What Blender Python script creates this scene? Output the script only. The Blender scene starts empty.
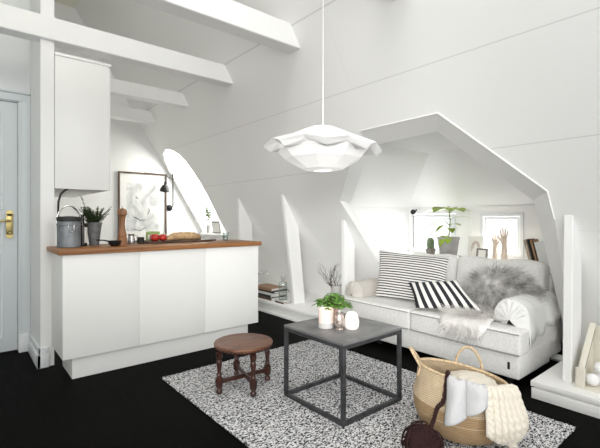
import bpy, bmesh, math, random
from mathutils import Vector, Matrix, Euler
rnd = random.Random(7)
PI = math.pi
SC = bpy.context.scene
COL = SC.collection
V = Vector
sin, cos = math.sin, math.cos

# ------------------------------------------------------------------ materials
def new_mat(name):
    m = bpy.data.materials.new(name); m.use_nodes = True
    nt = m.node_tree; b = nt.nodes['Principled BSDF']
    return m, nt, b

def mat(name, col, rough=.5, metal=0, bump=0, bscale=60, var=0, vscale=8, spec=.5, trans=0, sheen=0, emit=None, sss=0):
    m, nt, b = new_mat(name)
    c = (*col, 1)
    b.inputs['Base Color'].default_value = c
    b.inputs['Roughness'].default_value = rough
    b.inputs['Metallic'].default_value = metal
    b.inputs['Specular IOR Level'].default_value = spec
    if trans: b.inputs['Transmission Weight'].default_value = trans
    if sheen: b.inputs['Sheen Weight'].default_value = sheen
    if sss:
        b.inputs['Subsurface Weight'].default_value = sss
        b.inputs['Subsurface Radius'].default_value = (.02, .015, .01)
    if emit:
        b.inputs['Emission Color'].default_value = (*emit[0], 1)
        b.inputs['Emission Strength'].default_value = emit[1]
    tc = nt.nodes.new('ShaderNodeTexCoord')
    if var:
        n = nt.nodes.new('ShaderNodeTexNoise'); n.inputs['Scale'].default_value = vscale; n.inputs['Detail'].default_value = 5
        nt.links.new(tc.outputs['Object'], n.inputs['Vector'])
        r = nt.nodes.new('ShaderNodeValToRGB')
        r.color_ramp.elements[0].position = .3; r.color_ramp.elements[1].position = .7
        r.color_ramp.elements[0].color = (*[max(0, x * (1 - var)) for x in col], 1)
        r.color_ramp.elements[1].color = (*[min(1, x * (1 + var)) for x in col], 1)
        nt.links.new(n.outputs['Fac'], r.inputs['Fac']); nt.links.new(r.outputs['Color'], b.inputs['Base Color'])
    if bump:
        n = nt.nodes.new('ShaderNodeTexNoise'); n.inputs['Scale'].default_value = bscale; n.inputs['Detail'].default_value = 3
        nt.links.new(tc.outputs['Object'], n.inputs['Vector'])
        bp = nt.nodes.new('ShaderNodeBump'); bp.inputs['Strength'].default_value = bump; bp.inputs['Distance'].default_value = .01
        nt.links.new(n.outputs['Fac'], bp.inputs['Height']); nt.links.new(bp.outputs['Normal'], b.inputs['Normal'])
    return m

def math_node(nt, op, a, b=None, c=None):
    n = nt.nodes.new('ShaderNodeMath'); n.operation = op
    for i, x in enumerate((a, b, c)):
        if x is None: continue
        if isinstance(x, (int, float)): n.inputs[i].default_value = x
        else: nt.links.new(x, n.inputs[i])
    return n.outputs[0]

def mix_col(nt, fac, a, b):
    n = nt.nodes.new('ShaderNodeMix'); n.data_type = 'RGBA'
    nt.links.new(fac, n.inputs[0])
    for i, x in ((6, a), (7, b)):
        if isinstance(x, tuple): n.inputs[i].default_value = (*x, 1)
        else: nt.links.new(x, n.inputs[i])
    return n.outputs[2]

def wood(name, c1, c2, scale=(2, 30, 30), rough=.45, bump=.1):
    m, nt, b = new_mat(name)
    tc = nt.nodes.new('ShaderNodeTexCoord'); mp = nt.nodes.new('ShaderNodeMapping')
    mp.inputs['Scale'].default_value = scale
    nt.links.new(tc.outputs['Object'], mp.inputs['Vector'])
    n = nt.nodes.new('ShaderNodeTexNoise'); n.inputs['Scale'].default_value = 1; n.inputs['Detail'].default_value = 6; n.inputs['Distortion'].default_value = .6
    nt.links.new(mp.outputs[0], n.inputs['Vector'])
    r = nt.nodes.new('ShaderNodeValToRGB')
    r.color_ramp.elements[0].position = .32; r.color_ramp.elements[1].position = .68
    r.color_ramp.elements[0].color = (*c1, 1); r.color_ramp.elements[1].color = (*c2, 1)
    nt.links.new(n.outputs['Fac'], r.inputs['Fac']); nt.links.new(r.outputs['Color'], b.inputs['Base Color'])
    b.inputs['Roughness'].default_value = rough
    if bump:
        bp = nt.nodes.new('ShaderNodeBump'); bp.inputs['Strength'].default_value = bump; bp.inputs['Distance'].default_value = .005
        nt.links.new(n.outputs['Fac'], bp.inputs['Height']); nt.links.new(bp.outputs['Normal'], b.inputs['Normal'])
    return m

def stripes(name, n, duty, dark, light, axis='Y', wob=0.0, phase=0.0):
    """woven stripes over the fabric's own UVs"""
    m, nt, b = new_mat(name)
    uv = nt.nodes.new('ShaderNodeUVMap'); s = nt.nodes.new('ShaderNodeSeparateXYZ')
    nt.links.new(uv.outputs[0], s.inputs[0])
    v = s.outputs[axis]
    if wob:
        nz = nt.nodes.new('ShaderNodeTexNoise'); nz.inputs['Scale'].default_value = 6
        nt.links.new(uv.outputs[0], nz.inputs['Vector'])
        v = math_node(nt, 'ADD', v, math_node(nt, 'MULTIPLY', nz.outputs['Fac'], wob))
    f = math_node(nt, 'FRACT', math_node(nt, 'ADD', math_node(nt, 'MULTIPLY', v, float(n)), phase))
    g = math_node(nt, 'LESS_THAN', f, duty)
    nt.links.new(mix_col(nt, g, light, dark), b.inputs['Base Color'])
    b.inputs['Roughness'].default_value = .9; b.inputs['Specular IOR Level'].default_value = .2
    return m

M = {}
WHITE = (.80, .81, .815)
M['white'] = mat('white_paint', (.88, .88, .87), .5, bump=.03, bscale=25)
M['ceil'] = mat('ceiling_paint', (.82, .815, .70), .6)
M['cab'] = mat('cabinet_white', (.87, .87, .85), .35)
M['beam'] = mat('beam_white', (.88, .88, .87), .45, bump=.08, bscale=14)
M['door'] = mat('door_paint', (.70, .745, .76), .4)
M['trimw'] = mat('trim_paint', (.78, .80, .81), .4)
M['brass'] = mat('brass', (.50, .40, .17), .3, 1)
M['steel'] = mat('steel', (.6, .6, .6), .25, 1)
M['zinc'] = mat('zinc', (.22, .235, .25), .5, .6, bump=.1, bscale=20, var=.25, vscale=14)
M['darkzinc'] = mat('dark_zinc', (.17, .175, .18), .6, .4, var=.3, vscale=25)
M['black'] = mat('black_metal', (.012, .012, .013), .4, .2)
M['blackp'] = mat('black_plastic', (.015, .015, .015), .5)
M['glassb'] = mat('dark_bottle_glass', (.02, .015, .01), .1)
M['paper'] = mat('paper', (.85, .84, .8), .8)
M['iron'] = mat('blackened_iron', (.055, .056, .06), .5, .5, bump=.15, bscale=50, var=.4, vscale=20)
M['irontop'] = mat('slate_grey_metal_top', (.17, .17, .172), .4, .3, bump=.08, bscale=30, var=.3, vscale=9)
M['sofa'] = mat('light_grey_linen', (.80, .795, .775), .95, bump=.25, bscale=220, var=.07, vscale=60, spec=.15)
M['sofadark'] = mat('grey_piping', (.40, .40, .39), .95, spec=.1)
M['armcover'] = mat('off_white_linen', (.82, .82, .81), .95, bump=.2, bscale=160, spec=.15)
M['beige'] = mat('beige_linen', (.58, .55, .51), .95, bump=.2, bscale=160, spec=.15)
M['thin'] = stripes('thin_black_stripes', 19, .42, (.035, .035, .04), (.80, .79, .76), 'Y', .012)
M['bold'] = stripes('bold_charcoal_stripes', 7, .5, (.03, .031, .036), (.82, .81, .79), 'X', 0, .05)
M['furg'] = mat('grey_fur', (.52, .51, .495), .9, var=.6, vscale=13, spec=.15)
M['furw'] = mat('pale_fur', (.80, .785, .76), .9, var=.12, vscale=18, spec=.15)
M['oak'] = wood('oiled_oak', (.20, .075, .020), (.42, .185, .06), (1.5, 40, 40))
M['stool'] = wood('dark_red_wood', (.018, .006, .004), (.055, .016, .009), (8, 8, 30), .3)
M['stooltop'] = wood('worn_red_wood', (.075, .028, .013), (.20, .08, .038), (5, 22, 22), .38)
M['mill'] = wood('beech', (.20, .085, .035), (.36, .17, .075), (30, 30, 4), .4)
M['darkwood'] = wood('dark_wood', (.05, .028, .018), (.12, .07, .045), (3, 40, 40))
M['frame'] = wood('brown_frame', (.07, .045, .03), (.14, .09, .06), (20, 20, 20))
M['palewood'] = wood('pale_wood', (.68, .56, .45), (.80, .69, .57), (20, 20, 4), .6)
M['crate'] = mat('cream_painted_wood', (.72, .69, .60), .55, bump=.05)
M['terra'] = mat('pale_clay', (.50, .36, .29), .85, var=.15, bump=.1)
M['clayg'] = mat('grey_clay', (.36, .35, .34), .9, var=.2, bump=.15)
M['clayd'] = mat('brown_grey_clay', (.22, .195, .18), .9, var=.2, bump=.15)
M['greyv'] = mat('grey_stoneware', (.52, .51, .50), .8, bump=.2, bscale=40, var=.1)
M['soil'] = mat('soil', (.03, .02, .015), 1)
M['leaf'] = mat('leaf_green', (.10, .22, .035), .5, var=.45, vscale=30)
M['leafy'] = mat('leaf_yellow_green', (.30, .42, .05), .45, var=.3, vscale=14)
M['leafd'] = mat('herb_green', (.055, .085, .03), .7, var=.5, vscale=30)
M['cactus'] = mat('cactus_green', (.13, .18, .09), .7, var=.3, vscale=60, bump=.4, bscale=80)
M['stem'] = mat('green_stem', (.22, .27, .08), .6)
M['twig'] = mat('twig', (.075, .055, .045), .9)
M['yarn'] = mat('brown_yarn', (.038, .019, .018), .95, spec=.1, bump=.4, bscale=300)
M['greywool'] = mat('pale_grey_wool', (.56, .56, .57), .95, bump=.5, bscale=180, spec=.1)
M['cream'] = mat('cream_wool', (.74, .685, .59), .95, bump=.4, bscale=160, spec=.1)
M['tomato'] = mat('tomato_red', (.50, .03, .018), .25)
M['bread'] = mat('bread_crust', (.60, .40, .22), .8, var=.3, vscale=30, bump=.4, bscale=40)
M['packet'] = mat('green_packet', (.32, .45, .16), .6, var=.4, vscale=30)
M['bowl'] = mat('black_cast_iron', (.008, .008, .009), .6)
M['candle'] = mat('candle_wax', (.9, .86, .78), .6)
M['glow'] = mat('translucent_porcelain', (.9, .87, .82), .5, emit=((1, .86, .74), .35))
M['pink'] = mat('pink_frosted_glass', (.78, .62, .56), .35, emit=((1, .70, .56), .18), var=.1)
M['merc'] = mat('mercury_glass', (.45, .38, .34), .22, .55, var=.5, vscale=40)
M['socket'] = mat('white_plastic', (.85, .85, .84), .35)
M['book1'] = mat('book_tan', (.36, .22, .13), .7)
M['book2'] = mat('book_dark', (.03, .03, .035), .6)
M['book3'] = mat('book_white', (.75, .75, .74), .6)
M['book4'] = mat('book_brown', (.10, .06, .045), .6)
M['cork'] = mat('cork', (.42, .34, .26), .9, var=.2, vscale=60)
M['ball'] = mat('white_felt', (.85, .85, .86), .9, bump=.3, bscale=80)
M['cover'] = mat('pale_cloth', (.84, .83, .80), .9)
M['redjam'] = mat('red_label', (.55, .10, .05), .5)

def glass(name, tint=(1, 1, 1), gloss=.08):
    m, nt, b = new_mat(name)
    out = nt.nodes['Material Output']
    t = nt.nodes.new('ShaderNodeBsdfTransparent'); t.inputs[0].default_value = (*tint, 1)
    g = nt.nodes.new('ShaderNodeBsdfGlossy'); g.inputs['Roughness'].default_value = .05
    fr = nt.nodes.new('ShaderNodeFresnel'); fr.inputs[0].default_value = 1.45
    mx = nt.nodes.new('ShaderNodeMixShader')
    nt.links.new(math_node(nt, 'MULTIPLY_ADD', fr.outputs[0], .4, gloss), mx.inputs[0])
    nt.links.new(t.outputs[0], mx.inputs[1]); nt.links.new(g.outputs[0], mx.inputs[2])
    nt.links.new(mx.outputs[0], out.inputs[0])
    return m
M['pane'] = glass('window_glass', gloss=0)
M['glass'] = glass('clear_glass', (.86, .89, .88), .06)

def floor_mat():
    m, nt, b = new_mat('black_painted_boards')
    tc = nt.nodes.new('ShaderNodeTexCoord'); s = nt.nodes.new('ShaderNodeSeparateXYZ')
    nt.links.new(tc.outputs['Object'], s.inputs[0])
    f = math_node(nt, 'FRACT', math_node(nt, 'MULTIPLY', s.outputs['X'], 1 / .14))
    gap = math_node(nt, 'LESS_THAN', f, .022)
    n = nt.nodes.new('ShaderNodeTexNoise'); n.inputs['Scale'].default_value = 5; n.inputs['Detail'].default_value = 6
    mp = nt.nodes.new('ShaderNodeMapping'); mp.inputs['Scale'].default_value = (6, .7, 1)
    nt.links.new(tc.outputs['Object'], mp.inputs[0]); nt.links.new(mp.outputs[0], n.inputs['Vector'])
    base = mix_col(nt, n.outputs['Fac'], (.003, .003, .0028), (.0055, .0055, .005))
    nt.links.new(mix_col(nt, gap, base, (.002, .002, .002)), b.inputs['Base Color'])
    r = math_node(nt, 'MULTIPLY_ADD', n.outputs['Fac'], .2, .42)
    nt.links.new(r, b.inputs['Roughness'])
    b.inputs['Specular IOR Level'].default_value = .015
    bp = nt.nodes.new('ShaderNodeBump'); bp.inputs['Strength'].default_value = .08; bp.inputs['Distance'].default_value = .003
    nt.links.new(n.outputs['Fac'], bp.inputs['Height']); nt.links.new(bp.outputs['Normal'], b.inputs['Normal'])
    return m
M['floor'] = floor_mat()

def slope_mat():
    """white painted boards; the joints between the sheets are thin grey lines"""
    m, nt, b = new_mat('white_sheet_lining')
    tc = nt.nodes.new('ShaderNodeTexCoord'); s = nt.nodes.new('ShaderNodeSeparateXYZ')
    nt.links.new(tc.outputs['Object'], s.inputs[0])
    Y, Z = s.outputs['Y'], s.outputs['Z']
    def near(c, v, w): return math_node(nt, 'LESS_THAN', math_node(nt, 'ABSOLUTE', math_node(nt, 'SUBTRACT', c, v)), w)
    def band(c, lo, hi): return math_node(nt, 'MULTIPLY', math_node(nt, 'GREATER_THAN', c, lo), math_node(nt, 'LESS_THAN', c, hi))
    tot = None
    def add(x):
        nonlocal tot
        tot = x if tot is None else math_node(nt, 'MAXIMUM', tot, x)
    for z in (2.18, 1.62): add(near(Z, z, .0026))
    add(math_node(nt, 'MULTIPLY', near(Z, 1.075, .0026), .35))
    add(near(Z, 2.72, .005))
    for y, lo, hi in ((3.46, 1.62, 2.18), (2.2, 2.18, 2.72)):
        add(math_node(nt, 'MULTIPLY', math_node(nt, 'MULTIPLY', near(Y, y, .003), band(Z, lo, hi)), .3))
    fac = math_node(nt, 'MULTIPLY', tot, .34)
    n = nt.nodes.new('ShaderNodeTexNoise'); n.inputs['Scale'].default_value = 30; n.inputs['Detail'].default_value = 4
    nt.links.new(tc.outputs['Object'], n.inputs['Vector'])
    nt.links.new(mix_col(nt, fac, (.90, .90, .89), (.36, .36, .35)), b.inputs['Base Color'])
    b.inputs['Roughness'].default_value = .55
    bp = nt.nodes.new('ShaderNodeBump'); bp.inputs['Strength'].default_value = .05; bp.inputs['Distance'].default_value = .004
    nt.links.new(n.outputs['Fac'], bp.inputs['Height']); nt.links.new(bp.outputs['Normal'], b.inputs['Normal'])
    return m
M['slope'] = slope_mat()

def rug_mat():
    m, nt, b = new_mat('black_and_white_weave')
    tc = nt.nodes.new('ShaderNodeTexCoord'); mp = nt.nodes.new('ShaderNodeMapping')
    mp.inputs['Scale'].default_value = (66, 116, 66)
    nt.links.new(tc.outputs['Object'], mp.inputs[0])
    n = nt.nodes.new('ShaderNodeTexNoise'); n.inputs['Scale'].default_value = 1; n.inputs['Detail'].default_value = 2.5; n.inputs['Roughness'].default_value = .6; n.inputs['Distortion'].default_value = .7
    nt.links.new(mp.outputs[0], n.inputs['Vector'])
    r = nt.nodes.new('ShaderNodeValToRGB')
    r.color_ramp.elements[0].position = .45; r.color_ramp.elements[1].position = .53
    r.color_ramp.elements[0].color = (.022, .022, .026, 1); r.color_ramp.elements[1].color = (.74, .74, .755, 1)
    nt.links.new(n.outputs['Fac'], r.inputs['Fac']); nt.links.new(r.outputs['Color'], b.inputs['Base Color'])
    b.inputs['Roughness'].default_value = .95; b.inputs['Specular IOR Level'].default_value = .1
    bp = nt.nodes.new('ShaderNodeBump'); bp.inputs['Strength'].default_value = .6; bp.inputs['Distance'].default_value = .01
    nt.links.new(n.outputs['Fac'], bp.inputs['Height']); nt.links.new(bp.outputs['Normal'], b.inputs['Normal'])
    return m
M['rug'] = rug_mat()

def basket_mat(name, c1, c2, up=True):
    m, nt, b = new_mat(name)
    tc = nt.nodes.new('ShaderNodeTexCoord'); s = nt.nodes.new('ShaderNodeSeparateXYZ')
    nt.links.new(tc.outputs['Object'], s.inputs[0])
    ang = math_node(nt, 'ARCTAN2', s.outputs['Y'], s.outputs['X'])
    a = math_node(nt, 'SINE', math_node(nt, 'MULTIPLY', ang, 90.))
    z = math_node(nt, 'MULTIPLY', s.outputs['Z'], 2 * PI / .0085)
    zz = math_node(nt, 'SINE', math_node(nt, 'ADD', z, math_node(nt, 'MULTIPLY', a, .9)))
    h = math_node(nt, 'MULTIPLY_ADD', zz, .5, .5)
    n = nt.nodes.new('ShaderNodeTexNoise'); n.inputs['Scale'].default_value = 26; n.inputs['Detail'].default_value = 4
    nt.links.new(tc.outputs['Object'], n.inputs['Vector'])
    col = mix_col(nt, math_node(nt, 'MULTIPLY', math_node(nt, 'ADD', h, n.outputs['Fac']), .62), c1, c2)
    nt.links.new(col, b.inputs['Base Color']); b.inputs['Roughness'].default_value = .75
    bp = nt.nodes.new('ShaderNodeBump'); bp.inputs['Strength'].default_value = .7; bp.inputs['Distance'].default_value = .006
    nt.links.new(h, bp.inputs['Height']); nt.links.new(bp.outputs['Normal'], b.inputs['Normal'])
    return m
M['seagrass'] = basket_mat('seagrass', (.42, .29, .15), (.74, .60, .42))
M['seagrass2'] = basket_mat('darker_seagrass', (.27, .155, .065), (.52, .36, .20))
M['rope'] = mat('seagrass_rope', (.58, .44, .28), .8, bump=.6, bscale=120, var=.3, vscale=80)

def sketch_mat():
    m, nt, b = new_mat('grey_wash_drawing')
    uv = nt.nodes.new('ShaderNodeUVMap')
    n = nt.nodes.new('ShaderNodeTexNoise'); n.inputs['Scale'].default_value = 3.2; n.inputs['Detail'].default_value = 7; n.inputs['Distortion'].default_value = 1.2
    nt.links.new(uv.outputs[0], n.inputs['Vector'])
    s = nt.nodes.new('ShaderNodeSeparateXYZ'); nt.links.new(uv.outputs[0], s.inputs[0])
    dx = math_node(nt, 'ABSOLUTE', math_node(nt, 'SUBTRACT', s.outputs['X'], .5)); dy = math_node(nt, 'ABSOLUTE', math_node(nt, 'SUBTRACT', s.outputs['Y'], .5))
    ins = math_node(nt, 'MULTIPLY', math_node(nt, 'LESS_THAN', dx, .36), math_node(nt, 'LESS_THAN', dy, .36))
    r = nt.nodes.new('ShaderNodeValToRGB')
    r.color_ramp.elements[0].position = .36; r.color_ramp.elements[1].position = .56
    r.color_ramp.elements[0].color = (.50, .51, .51, 1); r.color_ramp.elements[1].color = (.80, .80, .79, 1)
    nt.links.new(n.outputs['Fac'], r.inputs['Fac'])
    nt.links.new(mix_col(nt, ins, (.84, .83, .81), r.outputs['Color']), b.inputs['Base Color'])
    b.inputs['Roughness'].default_value = .5
    return m
M['sketch'] = sketch_mat()

def paper_lamp_mat():
    m, nt, b = new_mat('white_lamp_paper')
    out = nt.nodes['Material Output']
    d = nt.nodes.new('ShaderNodeBsdfDiffuse'); d.inputs[0].default_value = (.88, .88, .88, 1)
    t = nt.nodes.new('ShaderNodeBsdfTranslucent'); t.inputs[0].default_value = (.9, .9, .9, 1)
    mx = nt.nodes.new('ShaderNodeMixShader'); mx.inputs[0].default_value = .35
    nt.links.new(d.outputs[0], mx.inputs[1]); nt.links.new(t.outputs[0], mx.inputs[2]); nt.links.new(mx.outputs[0], out.inputs[0])
    return m
M['lamp'] = paper_lamp_mat()

# ------------------------------------------------------------------ mesh builder
WLOC = {}
class MB:
    def __init__(self): self.bm = bmesh.new(); self.uv = None
    def _add(self, tmp, mtx=None):
        me = bpy.data.meshes.new('tmp')
        if mtx is not None: bmesh.ops.transform(tmp, matrix=mtx, verts=tmp.verts)
        tmp.to_mesh(me); tmp.free(); self.bm.from_mesh(me); bpy.data.meshes.remove(me)
        return self
    def box(self, x0, x1, y0, y1, z0, z1, r=0, seg=2, mtx=None):
        t = bmesh.new(); bmesh.ops.create_cube(t, size=1)
        for v in t.verts:
            v.co = V((x0 + (v.co.x + .5) * (x1 - x0), y0 + (v.co.y + .5) * (y1 - y0), z0 + (v.co.z + .5) * (z1 - z0)))
        if r: bmesh.ops.bevel(t, geom=list(t.edges), offset=r, segments=seg, profile=.5, affect='EDGES')
        return self._add(t, mtx)
    def prism(self, pts, vec, r=0, seg=2, mtx=None):
        t = bmesh.new()
        a = [t.verts.new(V(p)) for p in pts]; vec = V(vec); b = [t.verts.new(V(p) + vec) for p in pts]
        n = len(pts)
        t.faces.new(a[::-1]); t.faces.new(b)
        for i in range(n): t.faces.new((a[i], a[(i + 1) % n], b[(i + 1) % n], b[i]))
        bmesh.ops.recalc_face_normals(t, faces=list(t.faces))
        if r: bmesh.ops.bevel(t, geom=list(t.edges), offset=r, segments=seg, profile=.5, affect='EDGES')
        return self._add(t, mtx)
    def ring(self, a0, a1, z0, z1, w, d0, d1, axis='y', r=0, mtx=None):
        """mitred rectangular frame; a is the width axis, d the depth (along y or x)"""
        P_ = (lambda a, z, d: V((a, d, z))) if axis == 'y' else (lambda a, z, d: V((d, a, z)))
        t = bmesh.new(); o_ = [(a0, z0), (a1, z0), (a1, z1), (a0, z1)]; i_ = [(a0 + w, z0 + w), (a1 - w, z0 + w), (a1 - w, z1 - w), (a0 + w, z1 - w)]
        vv = {}
        for k, loop in (('o', o_), ('i', i_)):
            for j, (a, z) in enumerate(loop):
                for d in (0, 1): vv[k, j, d] = t.verts.new(P_(a, z, (d0, d1)[d]))
        for j in range(4):
            k = (j + 1) % 4
            for d in (0, 1): t.faces.new((vv['o', j, d], vv['o', k, d], vv['i', k, d], vv['i', j, d]))
            t.faces.new((vv['o', j, 0], vv['o', k, 0], vv['o', k, 1], vv['o', j, 1])); t.faces.new((vv['i', j, 0], vv['i', k, 0], vv['i', k, 1], vv['i', j, 1]))
        bmesh.ops.recalc_face_normals(t, faces=list(t.faces))
        if r: bmesh.ops.bevel(t, geom=[e for e in t.edges if e.calc_face_angle(0) > .5], offset=r, segments=1, affect='EDGES')
        return self._add(t, mtx)
    def face(self, pts):
        self.bm.faces.new([self.bm.verts.new(V(p)) for p in pts]); return self
    def lathe(self, prof, c=(0, 0, 0), n=32, mtx=None, cap=True, rip=None):
        t = bmesh.new(); rings = []
        for (r, z) in prof:
            ring = []
            for i in range(n):
                a = 2 * PI * i / n; k = 1 if rip is None else rip(a, z)
                ring.append(t.verts.new((r * k * cos(a), r * k * sin(a), z)))
            rings.append(ring)
        for a, b in zip(rings, rings[1:]):
            for i in range(n): t.faces.new((a[i], a[(i + 1) % n], b[(i + 1) % n], b[i]))
        if cap:
            if prof[0][0] > 1e-6: t.faces.new(rings[0][::-1])
            if prof[-1][0] > 1e-6: t.faces.new(rings[-1])
        bmesh.ops.remove_doubles(t, verts=list(t.verts), dist=1e-6)
        T = Matrix.Translation(V(c))
        return self._add(t, T if mtx is None else T @ mtx)
    def tube(self, pts, r, n=8, closed=False):
        pts = [V(p) for p in pts]; t = bmesh.new(); N = len(pts)
        rr = (lambda i: r[i]) if isinstance(r, (list, tuple)) else (lambda i: r)
        rings = []; up = None
        for i, p in enumerate(pts):
            d = (pts[(i + 1) % N] - pts[i - 1]) if closed else (pts[min(i + 1, N - 1)] - pts[max(i - 1, 0)])
            if d.length < 1e-9: d = V((0, 0, 1))
            d.normalize()
            if up is None: up = V((0, 0, 1)) if abs(d.z) < .9 else V((1, 0, 0))
            s = d.cross(up)
            if s.length < 1e-6: s = d.orthogonal()
            s.normalize(); up = s.cross(d).normalized()
            rings.append([t.verts.new(p + rr(i) * (cos(2 * PI * k / n) * s + sin(2 * PI * k / n) * up)) for k in range(n)])
        rg = list(zip(rings, rings[1:]))
        if closed: rg.append((rings[-1], rings[0]))
        for a, b in rg:
            for k in range(n): t.faces.new((a[k], a[(k + 1) % n], b[(k + 1) % n], b[k]))
        if not closed: t.faces.new(rings[0][::-1]); t.faces.new(rings[-1])
        return self._add(t)
    def ball(self, c, r, sc=(1, 1, 1), sub=3, mtx=None):
        t = bmesh.new(); bmesh.ops.create_icosphere(t, subdivisions=sub, radius=r)
        for v in t.verts: v.co = V((v.co.x * sc[0], v.co.y * sc[1], v.co.z * sc[2]))
        T = Matrix.Translation(V(c))
        return self._add(t, T if mtx is None else T @ mtx)
    def grid(self, rows, uvs=False, close_u=False):
        """rows: list of rows of points; adds uv 0..1"""
        bm = self.bm
        if uvs and self.uv is None: self.uv = bm.loops.layers.uv.new('UVMap')
        vs = [[bm.verts.new(V(p)) for p in row] for row in rows]
        nr, nc = len(rows), len(rows[0])
        for i in range(nr - 1):
            for j in range(nc - 1 + (1 if close_u else 0)):
                j2 = (j + 1) % nc
                f = bm.faces.new((vs[i][j], vs[i][j2], vs[i + 1][j2], vs[i + 1][j]))
                if uvs:
                    for l, (a, b) in zip(f.loops, ((i, j), (i, j + 1), (i + 1, j + 1), (i + 1, j))):
                        l[self.uv].uv = (b / (nc - 1), a / (nr - 1))
        return self
    def build(self, name, m, parent=None, smooth=True, angle=40, merge=False, solid=0, subsurf=0):
        bm = self.bm
        if merge: bmesh.ops.remove_doubles(bm, verts=list(bm.verts), dist=merge)
        off = V((0, 0, 0))
        if parent is not None: off = WLOC[parent.name]
        if off.length: bmesh.ops.translate(bm, verts=list(bm.verts), vec=-off)
        me = bpy.data.meshes.new(name); bm.to_mesh(me); bm.free()
        if smooth:
            for p in me.polygons: p.use_smooth = True
            try: me.set_sharp_from_angle(angle=math.radians(angle))
            except Exception: pass
        me.materials.append(M[m] if isinstance(m, str) else m)
        o = bpy.data.objects.new(name, me); COL.objects.link(o)
        if parent is not None: o.parent = parent
        WLOC[o.name] = off
        if solid:
            s = o.modifiers.new('thick', 'SOLIDIFY'); s.thickness = solid; s.offset = 0
        if subsurf:
            s = o.modifiers.new('soft', 'SUBSURF'); s.levels = s.render_levels = subsurf
        return o

def thing(name, label, cat, loc, group=None):
    o = bpy.data.objects.new(name, None); COL.objects.link(o); o.location = loc; o.empty_display_size = .1
    o['label'] = label; o['category'] = cat
    if group: o['group'] = group
    WLOC[o.name] = V(loc)
    return o
def tag(o, label, cat, group=None):
    o['label'] = label; o['category'] = cat
    if group: o['group'] = group
    me = o.data
    # put the origin of a one-mesh thing at its base
    xs = [v.co for v in me.vertices]
    c = V(((min(v.x for v in xs) + max(v.x for v in xs)) / 2, (min(v.y for v in xs) + max(v.y for v in xs)) / 2, min(v.z for v in xs)))
    me.transform(Matrix.Translation(-c)); o.location = c
    return o
def struct(o): o['kind'] = 'structure'; return o
def rotz(a, c): return Matrix.Translation(V(c)) @ Matrix.Rotation(a, 4, 'Z') @ Matrix.Translation(-V(c))

# ------------------------------------------------------------------ the shell
K = .603; X0 = 3.70
def sx(z, x0=X0): return x0 - K * z
def sp(y, z, x0=X0): return V((sx(z, x0), y, z))

struct(MB().box(-2.2, 4.7, -1.2, 6.6, -.06, 0).build('floor', 'floor', smooth=False))

OUT = [(2.834, 1.329), (2.275, 1.886), (1.549, 1.890), (.976, 1.330), (.970, 1.15), (1.0, .60), (1.05, .02), (2.50, .02), (2.66, .73)]
INN = [(2.83, 1.292), (2.312, 1.788), (1.66, 1.804), (1.112, 1.279), (1.110, 1.12), (1.108, .60), (1.108, .02), (2.50, .02), (2.655, .715)]
ARCH = [(6.30, 1.92), (6.30, 1.40), (6.28, .93), (5.50, .92), (5.485, 1.2), (5.455, 1.45), (5.46, 1.66), (5.495, 1.84), (5.555, 1.99), (5.65, 2.10), (5.77, 2.165), (5.90, 2.20), (6.03, 2.205), (6.15, 2.17), (6.25, 2.08)]
def plane_with_holes(outer, holes, x0, th):
    bm = bmesh.new(); edges = []
    for loop in [outer] + holes:
        vs = [bm.verts.new(sp(y, z, x0)) for y, z in loop]
        for i in range(len(vs)): edges.append(bm.edges.new((vs[i], vs[(i + 1) % len(vs)])))
    bmesh.ops.triangle_fill(bm, use_beauty=True, use_dissolve=False, edges=edges)
    if th:
        r = bmesh.ops.extrude_face_region(bm, geom=list(bm.faces))
        vs = [g for g in r['geom'] if isinstance(g, bmesh.types.BMVert)]
        bmesh.ops.translate(bm, verts=vs, vec=V((th, 0, th * K)))
    bmesh.ops.recalc_face_normals(bm, faces=list(bm.faces))
    b = MB(); b.bm.free(); b.bm = bm
    return b
ZT = 4.1
struct(plane_with_holes([(-1.2, 0), (6.45, 0), (6.45, ZT), (-1.2, ZT)], [OUT, ARCH], X0, .045).build('wall_right', 'slope', smooth=False))
# splayed lining round the octagonal alcove opening
b = MB()
n = len(OUT)
for i in range(n):
    a, c = OUT[i], OUT[(i + 1) % n]; d, e = INN[(i + 1) % n], INN[i]
    b.face([sp(*a), sp(*c), sp(*d, 3.82), sp(*e, 3.82)])
lin = b.build('trim_1', 'white', smooth=False); struct(lin)
# bright thin edge bead along the opening
b = MB()
b.tube([sp(2.834, 1.329, X0 - .004), sp(2.275, 1.886, X0 - .004), sp(1.549, 1.890, X0 - .004), sp(.976, 1.330, X0 - .004), sp(.97, 1.15, X0 - .004)], .006, 6)
struct(b.build('trim_2', 'white'))
# alcove shell
AX = 4.30; AYL, AYR = 3.0, .80; AZ1, AZ2 = 1.29, 1.85; CX, CYL, CYR = 3.82, 2.42, 1.38
ALC = [(AYL, 0), (AYL, AZ1), (CYL, AZ2), (CYR, AZ2), (AYR, AZ1), (AYR, 0)]
struct(plane_with_holes(ALC, [[(y, max(z, .021)) for y, z in INN]], 3.82, 0).build('wall_alcove_front', 'white', smooth=False))
b = MB()
b.face([(sx(0, 3.82), AYL, 0), (AX, AYL, 0), (AX, AYL, AZ1), (sx(AZ1, 3.82), AYL, AZ1)])
b.face([(sx(0, 3.82), AYR, 0), (AX, AYR, 0), (AX, AYR, AZ1), (sx(AZ1, 3.82), AYR, AZ1)])
struct(b.build('wall_alcove_sides', 'white', smooth=False))
b = MB()
b.face([(sx(AZ1, 3.82), AYL, AZ1), (AX, AYL, AZ1), (CX, CYL, AZ2), (sx(AZ2, 3.82), CYL, AZ2)])
b.face([(sx(AZ1, 3.82), AYR, AZ1), (AX, AYR, AZ1), (CX, CYR, AZ2), (sx(AZ2, 3.82), CYR, AZ2)])
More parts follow.
